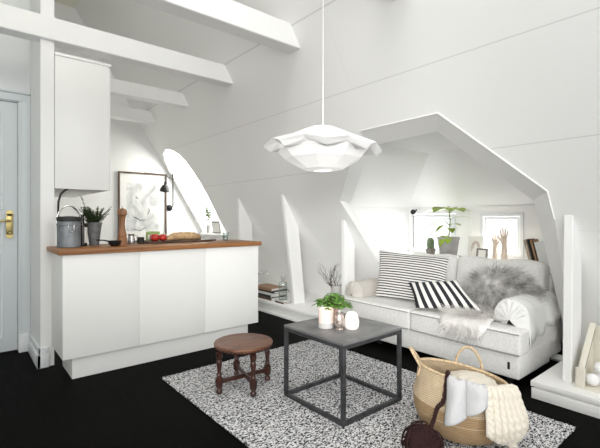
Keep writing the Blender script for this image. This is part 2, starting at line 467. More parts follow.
b.face([(AX, AYL, AZ1), (AX, AYR, AZ1), (CX, CYR, AZ2), (CX, CYL, AZ2)])
b.face([(sx(AZ2, 3.82), CYL, AZ2), (CX, CYL, AZ2), (CX, CYR, AZ2), (sx(AZ2, 3.82), CYR, AZ2)])
struct(b.build('ceiling_alcove', 'white', smooth=False))
# alcove back wall with two window openings, built in blocks round them
W1 = (2.38, 2.97, .76, 1.205); W2 = (1.655, 2.10, .76, 1.215)
b = MB()
T = .10
b.box(AX, AX + T, AYR - .1, AYL + .1, 0, .76)
b.box(AX, AX + T, AYR - .1, AYL + .1, 1.215, AZ1)
b.box(AX, AX + T, AYR - .1, W2[0], .76, 1.215); b.box(AX, AX + T, W2[1], W1[0], .76, 1.215); b.box(AX, AX + T, W1[1], AYL + .1, .76, 1.215)
struct(b.build('wall_alcove_back', 'white', smooth=False))
def window(name, y0, y1, z0, z1):
    fr = MB(); w = .038
    x0, x1 = AX - .012, AX + .06
    fr.ring(y0, y1, z0, z1, w, x0, x1, 'x', .003)
    o = struct(fr.build(name, 'trimw'))
    p = MB(); p.box(AX + .03, AX + .034, y0 + w, y1 - w, z0 + w, z1 - w); p.build('window_pane', 'pane', o, smooth=False)
    s = MB(); i = w + .006
    s.ring(y0 + i, y1 - i, z0 + i, z1 - i, .022, x0 + .014, x0 + .032, 'x', .002)
    s.build('window_sash', 'trimw', o)
    return o
win = window('window_1', *W1)
MB().box(AX - .018, AX - .008, 2.925, 2.935, .80, 1.19).build('window_stay', 'clayd', win, smooth=False)
window('window_2', *W2)
struct(MB().box(3.82, 4.31, AYR, AYL, .69, .735, .006).build('window_sill', 'white'))
struct(MB().box(4.285, 4.31, AYR, AYL, 1.255, 1.285, .004).build('trim_3', 'white'))
struct(MB().box(4.27, 4.30, 2.19, 2.26, .735, 1.255, .004).build('trim_4', 'white'))

# arched window in the slope
b = MB(); N = V((1, 0, K)).normalized()
pts = [sp(y, z) + N * .02 for y, z in ARCH]
b.tube(pts, .020, 6, closed=True)
w3 = struct(b.build('window_3', 'trimw'))
p = MB(); p.face([sp(y, z) + N * .03 for y, z in ARCH]); p.build('window_pane', 'pane', w3, smooth=False)
s = MB(); s.box(sx(.92) - .06, sx(.92) + .09, 5.47, 6.30, .885, .918, .005); struct(s.build('window_sill_arched', 'white'))

# back gable wall, partition, hall wall, ceiling, side and rear parts
struct(MB().box(-2.2, 4.0, 6.36, 6.46, 0, ZT).build('wall_back', 'white', smooth=False))
struct(MB().box(.476, .568, 3.69, 6.36, 0, ZT).build('wall_left', 'white', smooth=False))
struct(MB().box(-2.2, -2.1, -1.2, 4.4, 0, ZT).build('wall_hall_side', 'white', smooth=False))
struct(MB().box(-2.2, sx(ZT) + .1, -1.2, 6.46, ZT, ZT + .06).build('ceiling', 'ceil', smooth=False))
DX0, DX1, DZ = -.52, .386, 2.165
b = MB(); b.box(-2.1, DX0, 4.28, 4.38, 0, ZT); b.box(DX1, .478, 4.28, 4.38, 0, ZT); b.box(DX0, DX1, 4.28, 4.38, DZ, ZT)
struct(b.build('wall_hall_end', 'trimw', smooth=False))
def casing():
    b = MB()
    b.box(DX1 + .004, .475, 4.255, 4.28, 0, DZ + .005, .006); b.box(DX1 + .02, .475, 4.243, 4.257, 0, DZ + .005, .004)
    b.box(DX0 - .065, DX0 - .004, 4.255, 4.28, 0, DZ + .005, .006)
    b.box(DX0 - .065, .475, 4.253, 4.28, DZ + .005, DZ + .07, .006)
    b.box(DX0 - .075, .475, 4.24, 4.28, DZ + .07, DZ + .088, .005)
    return struct(b.build('trim_5', 'door'))
casing()
b = MB()
b.box(DX0 + .004, DX1 - .004, 4.285, 4.325, .012, DZ - .006, .003)
door = struct(b.build('door_1', 'door'))
for (x0, x1, z0, z1) in ((-.41, -.105, .118, .86), (-.02, .287, .118, .86), (-.41, -.105, 1.227, 2.075), (-.02, .287, 1.227, 2.075), (-.41, .287, .93, 1.16)):
    f = MB(); w = .022
    f.ring(x0, x1, z0, z1, w, 4.276, 4.288, 'y', .004)
    f.box(x0 + .05, x1 - .05, 4.279, 4.288, z0 + .05, z1 - .05, .006)
    f.build('door_panel', 'door', door)
hb = MB()
hb.box(.300, .352, 4.272, 4.286, 1.01, 1.20, .006); hb.lathe([(.026, 0), (.026, .014)], (.326, 4.286, 1.20), 20, Matrix.Rotation(PI / 2, 4, 'X')); hb.lathe([(.026, 0), (.026, .014)], (.326, 4.286, 1.01), 20, Matrix.Rotation(PI / 2, 4, 'X'))
hp = hb.build('handle_plate', 'brass', door)
MB().tube([(.326, 4.272, 1.135), (.326, 4.225, 1.135), (.30, 4.215, 1.135), (.26, 4.214, 1.132), (.215, 4.216, 1.127)], [.011, .010, .010, .009, .008], 10).build('lever', 'brass', hp)
MB().lathe([(.016, 0), (.014, .012), (.006, .02)], (.326, 4.272, 1.03), 16, Matrix.Rotation(PI / 2, 4, 'X')).build('keyhole_cover', 'brass', hp)
# skirting round the partition end and along the hall wall
b = MB()
for (d, h0, h1) in ((.026, 0, .105), (.016, .105, .155)):
    b.box(.476 - d, .53, 3.69 - d, 3.69, h0, h1, .004); b.box(.476 - d, .476, 3.69 - d, 4.25, h0, h1, .004)
    b.box(.385, .476, 4.24 - d, 4.256, h0, h1, .004)
struct(b.build('baseboard_left', 'trimw'))
def beam(y0, y1, z0, z1, x0=-2.1):
    b = MB()
    b.prism([(x0, y0, z0), (sx(z0) + .02, y0, z0), (sx(z1) + .02, y0, z1), (x0, y0, z1)], (0, y1 - y0, 0), .006, 1)
    return struct(b.build('ceiling_beam', 'beam', angle=30))
beam(3.65, 3.785, 2.545, 2.722); beam(2.565, 2.715, 2.56, 2.74); beam(1.49, 1.64, 2.56, 2.74)
beam(4.71, 4.84, 2.535, 2.69, .58); beam(5.80, 5.93, 2.53, 2.69, .58)
struct(MB().box(.58, 2.22, 5.785, 5.80, 2.53, 2.55, .003).build('trim_6', 'white'))

# sloping studs standing on the ledge along the slope
def stud(pts, y, th):
    b = MB(); b.prism([(x, y, z) for x, z in pts], (0, th, 0), .004, 1)
    return struct(b.build('wall_stud', 'beam', angle=30))
def slope_pts(xf_top, xf_bot, xb_bot, zb):
    # front edge leans from (xf_bot, zb) up to the slope, back edge rises to the slope
    zt = (X0 - xf_top) / K
    return zt
def make_stud(xft, xfb, xbt, xbb, y, zb, th=.05):
    zt = (X0 - xft) / K; zk = (X0 - xbt) / K
    stud([(xfb, zb), (xft, zt), (xft + .008, zt), (xbt, zk), (xbb, zb)], y, th)
make_stud(2.842, 2.870, 3.050, 3.075, 4.65, .15)
make_stud(2.835, 3.012, 3.070, 3.172, 3.68, .15)
make_stud(3.013, 3.017, 3.168, 3.166, 2.88, .15)
make_stud(2.990, 2.962, 3.165, 3.155, .858, .11, .052)
make_stud(2.99, 2.99, 3.165, 3.155, -.10, .11, .052)

# low ledges along the foot of the slope
b = MB(); b.box(2.865, 3.62, 2.93, 6.36, .112, .15, .004); b.box(2.88, 3.64, 2.94, 6.36, 0, .112); b.box(2.868, 2.88, 2.935, 6.36, 0, .03, .003)
struct(b.build('plinth_left', 'white', angle=30))
b = MB(); b.box(2.815, 3.645, -1.2, 1.045, .075, .11, .004); b.box(2.832, 3.66, -1.2, 1.03, 0, .075); b.box(2.815, 2.83, -1.2, 1.04, 0, .067, .003)
struct(b.build('plinth_right', 'white', angle=30))
# strip of skirting at the foot of the slope behind the plinth
struct(MB().box(sx(.11) - .11, sx(.11) - .04, -1.2, .80, .11, .20, .005).build('baseboard_right', 'white'))

# ------------------------------------------------------------------ kitchen
isl = thing('kitchen_island', 'white flat-fronted kitchen island under the oak worktop', 'kitchen island', (1.36, 3.5, 0))
MB().box(.545, 2.178, 3.238, 3.66, .165, .899, .002).build('carcass', 'cab', isl)
for x0, x1 in ((.545, 1.069), (1.0702, 1.6294), (1.6306, 2.178)):
    MB().box(x0, x1, 3.216, 3.236, .165, .897, .0015).build('front_panel', 'cab', isl)
MB().box(.615, 2.10, 3.275, 3.63, .0, .165, .002).build('plinth', 'cab', isl)
b = MB()
b.prism([(.515, 3.19, .90), (2.20, 3.19, .90), (2.20, 3.76, .90), (.585, 3.76, .90), (.585, 3.685, .90), (.515, 3.685, .90)], (0, 0, .036), .003, 2)
tag(b.build('worktop', 'oak', angle=35), 'oiled oak worktop lying on the white island', 'worktop')

cab = thing('wall_cabinet', 'white wall cabinet hung high beside the post, its blank end panel facing the room', 'wall cabinet', (.78, 3.7, 1.39))
MB().box(.572, .972, 3.692, 5.17, 1.392, 2.445, .002).build('carcass', 'cab', cab)
MB().box(.571, .990, 3.682, 5.17, 2.445, 2.47, .004).build('cornice', 'cab', cab)
for y0 in (3.71, 4.20, 4.69):
    d = MB().box(.972, .988, y0, y0 + .475, 1.395, 2.44, .002).build('door', 'cab', cab)
# lamp cable below it
ZC = .936
tag(MB().tube([(.675, 3.72, 1.394), (.65, 3.72, 1.385), (.618, 3.72, 1.35), (.602, 3.72, 1.29), (.600, 3.72, 1.22), (.602, 3.72, 1.10), (.606, 3.715, 1.0), (.61, 3.71, ZC + .008), (.66, 3.72, ZC + .008)], .008, 8).build('lamp_cable', 'blackp'), 'thick black cable looping down from under the wall cabinet', 'cable')

ZC = .936
# grey tin with lid, bail handle and clasp
tx, ty = .632, 3.48
tin = thing('storage_tin', 'round galvanised tin with black lid and arched bail handle', 'tin', (tx, ty, ZC))
MB().lathe([(.078, 0), (.082, .004), (.082, .008), (.079, .012), (.080, .165), (.083, .168), (.083, .174), (.080, .178), (.080, .2)], (tx, ty, ZC), 40).build('body', 'zinc', tin)
MB().lathe([(.083, .196), (.084, .200), (.084, .222), (.08, .23), (.02, .236), (0.0001, .236)], (tx, ty, ZC), 40).build('lid', 'blackp', tin)
h = MB(); h.tube([(tx - .081 * cos(a), ty + .0, ZC + .19 + .125 * sin(a)) for a in [i * PI / 16 for i in range(17)]], .006, 8); h.build('bail_handle', 'steel', tin)
MB().tube([(tx - .018, ty - .084, ZC + .17), (tx - .018, ty - .088, ZC + .125), (tx, ty - .089, ZC + .115), (tx + .018, ty - .088, ZC + .125), (tx + .018, ty - .084, ZC + .17)], .003, 6).build('clasp', 'steel', tin)

def pot(prof, c, n=32): return MB().lathe(prof, c, n)
# herb plants in a dark zinc pot
px, py = .835, 3.60
hp_ = thing('potted_herb', 'bushy rosemary growing in a tapered dark zinc pot', 'potted plant', (px, py, ZC))
pot([(.036, 0), (.056, .17), (.06, .172), (.06, .186), (.054, .186), (.050, .165), (.0001, .165)], (px, py, ZC)).build('pot', 'darkzinc', hp_)
b = MB()
for i in range(85):
    a = rnd.uniform(0, 2 * PI); l = rnd.uniform(.06, .15); o = rnd.uniform(.0, .04); sp_ = rnd.uniform(.1, .75)
    if i == 0: a, l, sp_ = 2.6, .23, .25
    p0 = V((px + o * cos(a), py + o * sin(a), ZC + .165)); pts = []
    for k in range(6):
        t = k / 5; pts.append(p0 + V((cos(a) * sp_ * l * t * (1 + .3 * t), sin(a) * sp_ * l * t, l * t)))
    b.tube(pts, .0018, 4)
    for k in range(int(l * 330)):
        t = rnd.uniform(.12, 1); q = pts[0].lerp(pts[-1], t); aa = rnd.uniform(0, 2 * PI); u = V((cos(aa), sin(aa), rnd.uniform(.2, .9))).normalized() * rnd.uniform(.014, .026)
        s_ = V((-sin(aa), cos(aa), 0)) * .0038
        b.face([q - s_, q + s_, q + u])
b.build('foliage', 'leafd', hp_, smooth=False)
# small side sprig
bx_, by_ = .745, 3.58
bt = thing('oil_bottle', 'dark bottle with a pale label between the tin and the herb pot', 'bottle', (bx_, by_, ZC))
MB().lathe([(.03, 0), (.034, .004), (.034, .15), (.028, .17), (.013, .19), (.012, .235), (.014, .236), (.014, .25), (.0001, .25)], (bx_, by_, ZC), 28).build('bottle_body', 'glassb', bt)
l_ = MB(); l_.grid([[(bx_ + .0348 * cos(a), by_ + .0348 * sin(a), ZC + z) for a in [(-1.35 + 1.75 * i / 10) for i in range(11)]] for z in (.025, .15)]); l_.build('label', 'paper', bt)
# black ladle-like bowl
ox, oy = .935, 3.40
bw = thing('serving_bowl', 'small black bowl with a handle near the worktop edge', 'bowl', (ox, oy, ZC))
MB().lathe([(.018, 0), (.028, .002), (.042, .018), (.050, .043), (.0465, .043), (.036, .02), (.0001, .008)], (ox, oy, ZC), 28).build('bowl', 'bowl', bw)
MB().tube([(ox - .045, oy + .005, ZC + .040), (ox - .075, oy + .02, ZC + .047), (ox - .12, oy + .045, ZC + .050)], [.006, .005, .006], 8).build('handle', 'bowl', bw)
# pepper mill
mx_, my_ = 1.0, 3.42
pm = thing('pepper_mill', 'tall turned wooden pepper mill on the worktop', 'pepper mill', (mx_, my_, ZC))
MB().lathe([(.036, 0), (.038, .01), (.035, .02), (.037, .032), (.037, .062), (.031, .068), (.035, .080), (.032, .094), (.024, .13), (.020, .165), (.022, .205), (.027, .235), (.030, .242)], (mx_, my_, ZC), 32).build('mill_body', 'mill', pm)
MB().lathe([(.025, .242), (.034, .248), (.037, .266), (.034, .284), (.026, .294), (.012, .299), (.0001, .300)], (mx_, my_, ZC), 32).build('mill_head', 'mill', pm)
MB().lathe([(.005, .298), (.0065, .306), (.004, .315), (.0001, .318)], (mx_, my_, ZC), 12).build('knob', 'steel', pm)
# metal jug, black cup
q = (1.12, 3.58)
jg = thing('milk_jug', 'small shiny steel jug beside the pepper mill', 'jug', (*q, ZC))
MB().lathe([(.026, 0), (.030, .004), (.032, .03), (.026, .06), (.024, .075), (.028, .085), (.0255, .085), (.0225, .075), (.0001, .01)], (*q, ZC), 26).build('jug_body', 'steel', jg)
MB().tube([(q[0] + .026, q[1] - .01, ZC + .075), (q[0] + .05, q[1] - .015, ZC + .065), (q[0] + .048, q[1] - .015, ZC + .035), (q[0] + .03, q[1] - .01, ZC + .022)], .004, 6).build('handle', 'steel', jg)
q = (1.205, 3.60)
tag(MB().lathe([(.024, 0), (.029, .003), (.032, .055), (.029, .055), (.026, .006), (.0001, .006)], (*q, ZC), 26).build('espresso_cup', 'blackp'), 'small black cup beside the cutting board', 'cup')
# cutting board with food
bd = thing('cutting_board', 'dark wooden cutting board under the bread and tomatoes', 'cutting board', (1.55, 3.55, ZC))
MB().box(1.24, 1.84, 3.50, 3.70, ZC, ZC + .018, .005).build('board', 'darkwood', bd)
MB().box(1.84, 1.93, 3.575, 3.625, ZC + .002, ZC + .016, .006).build('handle', 'darkwood', bd)
ZB = ZC + .018
def tomato(c, r, label):
    t = thing('tomato', label, 'tomato', c, 'tomatoes on the cutting board')
    MB().lathe([(.0001, 0), (r * .5, .002), (r * .92, r * .45), (r, r * .85), (r * .85, r * 1.4), (r * .45, r * 1.68), (r * .15, r * 1.66), (.0001, r * 1.6)], c, 24, rip=lambda a, z: 1 + .03 * cos(5 * a)).build('fruit', 'tomato', t)
    s = MB()
    for k in range(5):
        a = k * 2 * PI / 5; s.face([V(c) + V((.004 * cos(a + 1.5), .004 * sin(a + 1.5), r * 1.66)), V(c) + V((-.004 * cos(a + 1.5), -.004 * sin(a + 1.5), r * 1.66)), V(c) + V((r * .5 * cos(a), r * .5 * sin(a), r * 1.74))])
    s.tube([V(c) + V((0, 0, r * 1.6)), V(c) + V((.004, 0, r * 1.95))], .003, 5)
    s.build('calyx', 'leaf', t, smooth=False)
tomato((1.315, 3.55, ZB), .038, 'red tomato at the left end of the cutting board')
tomato((1.388, 3.555, ZB), .036, 'red tomato touching the end of the bread')
tomato((1.335, 3.645, ZB), .034, 'red tomato behind the other two, against the packet')
b = MB()
rows = []
for i in range(25):
    t = i / 24; w = .042 * (max(0, 1 - abs(2 * t - 1) ** 3.2)) ** .5 + .001
    cx = 1.42 + .37 * t; cy = 3.575 + .05 * t + .01 * sin(6 * t)
    rows.append([(cx, cy + w * cos(a), ZB + .0 + w * .85 + w * .85 * sin(a) + .004 * (1 if sin(t * 34) > .4 and sin(a) > .3 else 0)) for a in [2 * PI * k / 18 for k in range(18)]])
b.grid(rows, close_u=True)
tag(b.build('bread_loaf', 'bread'), 'long crusty bread loaf lying on the cutting board', 'bread')
q = (2.0, 3.52)
tag(MB().lathe([(.026, 0), (.028, .003), (.033, .085), (.0315, .085), (.026, .006), (.0001, .006)], (*q, ZC), 26).build('drinking_glass', 'glass'), 'clear tumbler at the right end of the worktop', 'glass')
pk = thing('food_packet', 'small green and white packet behind the tomatoes', 'packet', (1.36, 3.725, ZC))
MB().box(1.30, 1.42, 3.715, 3.745, ZC, ZC + .10, .004).build('carton', 'packet', pk)
MB().box(1.31, 1.41, 3.7135, 3.7155, ZC + .03, ZC + .07).build('label', 'paper', pk, smooth=False)

# framed drawing on the gable wall
fx0, fx1, fz0, fz1 = 1.795, 2.53, .80, 1.862
pic = thing('framed_drawing', 'large grey wash drawing in a thin brown frame on the kitchen wall', 'picture', (2.16, 6.34, fz0))
b = MB(); w = .024
b.ring(fx0, fx1, fz0, fz1, w, 6.325, 6.357, 'y', .002)
b.build('frame', 'frame', pic)
b = MB(); b.grid([[(fx0 + w, 6.343, fz0 + w), (fx1 - w, 6.343, fz0 + w)], [(fx0 + w, 6.343, fz1 - w), (fx1 - w, 6.343, fz1 - w)]], uvs=True)
art = b.build('sheet', 'sketch', pic, smooth=False)
b = MB()
for pts in (((2.05, 1.50), (2.07, 1.47), (2.09, 1.46)), ((2.03, 1.18), (2.09, 1.15), (2.13, 1.12), (2.16, 1.15)), ((2.16, 1.11), (2.19, 1.14)), ((2.23, 1.22), (2.26, 1.27), (2.25, 1.31)), ((2.02, 1.0), (2.12, .97), (2.2, 1.02))):
    b = MB(); b.tube([(x, 6.3415, z) for x, z in pts], .004, 5); b.build('ink_stroke', 'blackp', pic)

# black wall lamp
wl = thing('wall_lamp', 'black jointed wall lamp hanging in front of the drawing', 'lamp', (2.60, 6.30, 1.30))
b = MB(); b.tube([(2.60, 6.25, 1.36), (2.60, 6.25, 1.885)], .012, 8); b.build('upright', 'black', wl)
MB().lathe([(.001, 0), (.05, .002), (.052, .02), (.03, .04), (.001, .045)], (2.58, 6.357, 1.33), 20, Matrix.Rotation(PI / 2, 4, 'X')).build('wall_plate', 'black', wl)
MB().tube([(2.60, 6.25, 1.36), (2.59, 6.30, 1.34), (2.585, 6.345, 1.33)], .009, 8).build('bracket', 'black', wl)
b = MB(); b.tube([(2.60, 6.25, 1.87), (2.53, 6.22, 1.79), (2.475, 6.20, 1.83)], .007, 8); b.tube([(2.475, 6.20, 1.83), (2.47, 6.20, 1.72)], .007, 8); b.tube([(2.475, 6.20, 1.835), (2.30, 6.23, 1.85), (2.15, 6.25, 1.855)], .006, 6)
b.build('arm', 'black', wl)
sh = MB(); sh.lathe([(.016, .16), (.022, .155), (.024, .115), (.055, .085), (.074, .04), (.078, .0), (.074, .0), (.07, .04), (.05, .08), (.0001, .11)], (2.445, 6.20, 1.575), 28, Matrix.Rotation(.12, 4, 'Y')); sh.build('shade', 'black', wl)

# little things on the sill of the arched window
cx_, cy_ = 3.12, 6.03
pp = thing('potted_sprig', 'small green sprig in a little grey pot on the arched window sill', 'potted plant', (cx_, cy_, .918))
MB().lathe([(.036, 0), (.048, .135), (.043, .135), (.0001, .12)], (cx_, cy_, .918), 20).build('pot', 'greyv', pp)
b = MB(); b.tube([(cx_, cy_, 1.03), (cx_ - .008, cy_ - .005, 1.12), (cx_ - .02, cy_ - .01, 1.24)], .005, 6); b.build('stem', 'stem', pp)
b = MB()
for k in range(44):
    c = V((cx_ - .03, cy_ - .01, 1.24)) + V((rnd.gauss(0, .03), rnd.gauss(0, .05), rnd.gauss(0, .06))); u = V((rnd.uniform(-1, 1), rnd.uniform(-1, 1), rnd.uniform(-1, 1))).normalized() * .04; w_ = u.orthogonal().normalized() * .02
    b.face([c - u, c + w_, c + u, c - w_])
b.build('foliage', 'leafd', pp, smooth=False)
def sill_card(y0, y1, h, name, label):
    x = 3.115
    t = thing(name, label, 'frame', (x, (y0 + y1) / 2, .918))
    mt = Matrix.Translation(V((x, 0, .918))) @ Matrix.Rotation(-.16, 4, 'Y') @ Matrix.Translation(-V((x, 0, .918)))
    MB().box(x - .006, x + .006, y0, y1, .92, .92 + h, .002, 1, mt).build('frame', 'clayg', t)
    MB().box(x - .0075, x - .0055, y0 + .02, y1 - .02, .945, .92 + h - .025, 0, 1, mt).build('picture', 'paper', t, smooth=False)
sill_card(5.62, 5.88, .20, 'photo_frame', 'small grey photo frame leaning beside the sprig on the arched window sill')

# ------------------------------------------------------------------ things on the left ledge
ZL = .15
def book(x0, x1, y0, y1, z, h, m, label, ang=0, grp=None, cat='book'):
    c = ((x0 + x1) / 2, (y0 + y1) / 2, z); mt = rotz(ang, c)
    t = thing('book', label, cat, c, grp)
    b = MB(); b.box(x0, x1, y0, y1, z, z + .003, .001, 1, mt); b.box(x0, x1, y0, y1, z + h - .003, z + h, .001, 1, mt); b.box(x0, x0 + .004, y0, y1, z, z + h, .001, 1, mt)
    b.build('cover', m, t); MB().box(x0 + .005, x1 - .005, y0 + .005, y1 - .005, z + .003, z + h - .003, 0, 1, mt).build('pages', 'paper', t, smooth=False)
z = ZL
for (dx, dy, h, m, lab, ang) in ((0, 0, .030, 'book4', 'dark brown book at the bottom of the stack behind the island', .03), (.02, .02, .028, 'book2', 'black book second from the bottom of the stack', -.03), (.015, -.05, .026, 'book3', 'white book in the middle of the stack behind the island', .06), (.03, -.03, .022, 'book2', 'thin black book just under the tan one', 0), (.02, .04, .030, 'book1', 'tan covered book on top of the stack', .07)):
    book(2.905 + dx, 3.14 + dx, 4.02 + dy, 4.40 + dy, z, h, m, lab, ang, 'stacked books on the ledge'); z += h + .0005
# a thin book and a clear bottle by the stud
book(2.90, 3.02, 3.765, 3.925, ZL, .018, 'book4', 'brown notebook lying under the glass bottle', .05)
book(2.905, 3.015, 3.775, 3.905, ZL + .0185, .016, 'book3', 'pale notebook lying on the brown one under the bottle', -.04)
zb = ZL + .035
gb = thing('glass_bottle', 'clear square-shouldered bottle with stopper against the leaning stud', 'bottle', (2.955, 3.84, zb))
MB().lathe([(.048, 0), (.052, .004), (.052, .19), (.046, .21), (.02, .222), (.017, .245), (.02, .248), (.017, .252)], (2.955, 3.84, zb), 28).build('bottle_body', 'glass', gb)
MB().lathe([(.016, .235), (.018, .255), (.026, .258), (.028, .29), (.02, .30), (.0001, .302)], (2.955, 3.84, zb), 20).build('stopper', 'greyv', gb)
# wall sockets with plugs and a cable
sk = thing('power_socket', 'white twin plugs in the wall low behind the books', 'socket', (sx(.33), 4.95, .33))
N3 = V((-1, 0, -K)).normalized()
for yy in (5.03, 4.87):
    c = sp(yy, .36)
    b = MB(); mt = Matrix.Translation(c) @ N3.to_track_quat('Z', 'Y').to_matrix().to_4x4()
    b.lathe([(.045, 0), (.045, .012), (.03, .016), (.0001, .016)], (0, 0, 0), 24, mt); b.lathe([(.024, .016), (.024, .05), (.014, .06), (.0001, .06)], (0, 0, 0), 20, mt)
    b.build('plug', 'socket', sk)
c = sp(5.03, .36) + N3 * .055
b = MB(); b.tube([c, c + V((-.04, .06, -.01)), c + V((-.06, .14, -.06)), c + V((-.06, .20, -.14)), c + V((-.05, .22, -.205))], .006, 6); b.build('cable', 'blackp', sk)
# grey beaker with bare twigs
vx, vy = 3.15, 3.13
vs = thing('twig_vase', 'grey stoneware beaker holding bare dark twigs on the ledge', 'vase', (vx, vy, ZL))
MB().lathe([(.058, 0), (.062, .004), (.066, .275), (.061, .275), (.057, .01), (.0001, .01)], (vx, vy, ZL), 32).build('beaker', 'greyv', vs)
b = MB()
def branch(p, d, l, r, dep):
    pts = [p]; q = p.copy(); dd = d.copy()
    for k in range(4):
        dd = (dd + V((rnd.uniform(-.35, .35), rnd.uniform(-.35, .35), rnd.uniform(-.1, .25)))).normalized(); q = q + dd * l / 4; pts.append(q.copy())
        if dep and rnd.random() < .85: branch(q.copy(), (dd + V((rnd.uniform(-.9, .9), rnd.uniform(-.9, .9), rnd.uniform(-.2, .5)))).normalized(), l * .55, r * .6, dep - 1)
    b.tube(pts, [r * (1 - .15 * k) for k in range(5)], 4)
for k in range(7):
    a = 2 * PI * k / 7
    branch(V((vx + .02 * cos(a), vy + .02 * sin(a), ZL + .20)), V((.2 * cos(a) - .28, .5 * sin(a) + .18, 1)).normalized(), .215, .0038, 2)
b.build('twigs', 'twig', vs)
# ------------------------------------------------------------------ sofa
sf = thing('sofa', 'light grey two-seat linen sofa fitted into the octagonal alcove', 'sofa', (3.2, 2.0, 0))
b = MB()
b.box(2.895, 3.46, 1.145, 2.84, .055, .225, .012, 3); b.box(3.40, 3.80, 1.17, 2.46, .055, .40, .02, 3)
b.build('base', 'sofa', sf)
MB().box(2.894, 2.8965, 1.205, 1.222, .115, .165).build('tab', 'blackp', sf, smooth=False)
for x in (2.98, 3.70):
    for y in (1.24, 2.40): MB().lathe([(.022, 0), (.03, .06)], (x, y, 0), 14).build('leg', 'blackp', sf)
def soft_prism(pts, z0, z1, r, bulge=.012):
    b = MB(); b.prism([(x, y, z0) for x, y in pts], (0, 0, z1 - z0), r, 4)
    bm = b.bm
    bmesh.ops.subdivide_edges(bm, edges=[e for e in bm.edges if e.calc_length() > .08], cuts=6, use_grid_fill=True)
    xs = [p[0] for p in pts]; ys_ = [p[1] for p in pts]
    for v in bm.verts:
        u = (v.co.x - min(xs)) / (max(xs) - min(xs)); w = (v.co.y - min(ys_)) / (max(ys_) - min(ys_))
        k = max(0, 4 * u * (1 - u)) ** .5 * max(0, 4 * w * (1 - w)) ** .5
        if v.co.z > (z0 + z1) / 2: v.co.z += bulge * k
        if v.co.x < min(xs) + .02: v.co.x -= .010 * max(0, 4 * w * (1 - w))
    return b
YS = 2.005
rc = soft_prism([(2.875, 1.13), (3.045, 1.13), (3.045, 1.375), (3.50, 1.375), (3.50, YS - .004), (2.875, YS - .004)], .215, .385, .022).build('seat_cushion', 'sofa', sf, angle=60)
lc = soft_prism([(2.875, YS + .004), (3.50, YS + .004), (3.50, 2.60), (2.99, 2.60), (2.99, 2.855), (2.875, 2.855)], .215, .385, .022).build('seat_cushion', 'sofa', sf, angle=60)
for (y0, y1, par) in ((1.135, YS - .008, rc), (YS + .008, 2.85, lc)):
    b = MB()
    for zz in (.369, .232): b.tube([(2.868 - .006 * sin(PI * t / 8), y0 + (y1 - y0) * t / 8, zz) for t in range(9)], .0045, 6)
    b.build('piping', 'sofadark', par)
def pillow(TL, TR, BR, BL, th, n=22, pinch=.06, wave=0):
    TL, TR, BR, BL = map(V, (TL, TR, BR, BL)); b = MB()
    nrm = (TR - TL).cross(BL - TL).normalized(); c0 = (TL + TR + BR + BL) / 4
    for sgn in (1, -1):
        rows = []
        for i in range(n + 1):
            row = []
            for j in range(n + 1):
                u, v = j / n, i / n
                uu, vv = 2 * u - 1, 2 * v - 1
                h = (max(0, 1 - abs(uu) ** 2.6) * max(0, 1 - abs(vv) ** 2.6)) ** .55
                p = BL.lerp(BR, u).lerp(TL.lerp(TR, u), v)
                # edges draw in between the corners
                p = p + (c0 - p) * pinch * ((1 - uu * uu) * abs(vv) ** 3 + (1 - vv * vv) * abs(uu) ** 3)
                p = p + nrm * (sgn * th * h) + nrm * wave * sin(5 * uu + 2 * vv) * .4 + nrm * wave * sin(3.1 * vv - 1.5 * uu) * .5
                row.append(p)
            rows.append(row if sgn > 0 else row)
        b.grid(rows, uvs=True)
    return b
# back frame and cushions
MB().box(3.66, 3.80, 1.20, 2.46, .40, .70, .03, 3).build('back_frame', 'sofa', sf)
def back_cushion(y0, y1):
    b = MB(); b.box(-.085, .085, y0, y1, 0, .42, .045, 4)
    bm = b.bm; bmesh.ops.subdivide_edges(bm, edges=[e for e in bm.edges if e.calc_length() > .1], cuts=7, use_grid_fill=True)
    for v in bm.verts:
        w = (v.co.y - y0) / (y1 - y0); u = v.co.z / .42
        k = max(0, 4 * w * (1 - w)) ** .6 * max(0, 4 * u * (1 - u)) ** .6
        v.co.x += (.035 if v.co.x > 0 else -.035) * k; v.co.z += (.012 * sin(w * 9) if u > .8 else 0) + (.014 * 4 * w * (1 - w) if u > .9 else 0)
    bmesh.ops.transform(bm, matrix=Matrix.Translation(V((3.56, 0, .375))) @ Matrix.Rotation(.17, 4, 'Y'), verts=list(bm.verts))
    return b.build('back_cushion', 'sofa', sf, angle=60)
back_cushion(1.215, 1.955); back_cushion(1.965, 2.47)
# arms
def arm(y0, y1, x0, x1, z0, z1, m, name='arm'):
    b = MB(); yc = (y0 + y1) / 2; r = (y1 - y0) / 2; ns = 14; nx = 10; rows = []
    prof = [(y0, z0)] + [(yc - r * cos(PI * k / ns), z1 - r + r * sin(PI * k / ns)) for k in range(ns + 1)] + [(y1, z0)]
    for i in range(nx + 1):
        rows.append([(x0 + (x1 - x0) * i / nx, y, z + (.004 * sin(i * 1.7) if z > z1 - r else 0)) for y, z in prof])
    b.grid(rows)
    # gathered front: puffed face with radial folds
    cc = V((x0, yc, z1 - r)); rings = []
    for q_ in range(7):
        t = q_ / 6; ring = []
        for k, (y, z) in enumerate(prof):
            p = V((x0, y, z)); p = p.lerp(cc, t); p.x -= .04 * sin(t * PI / 2) + (.011 * (1 - t) * (1 if k % 3 == 0 else -.6) * sin(PI * min(1, t * 1.6)))
            ring.append(p)
        rings.append(ring)
    b.grid(rings)
    b.face([(x1, y, z) for y, z in prof])
    return b.build(name, m, sf, merge=.0005, angle=60)
arm(1.15, 1.36, 3.055, 3.62, .20, .555, 'sofa')
arm(2.61, 2.835, 2.98, 3.33, .20, .535, 'beige')
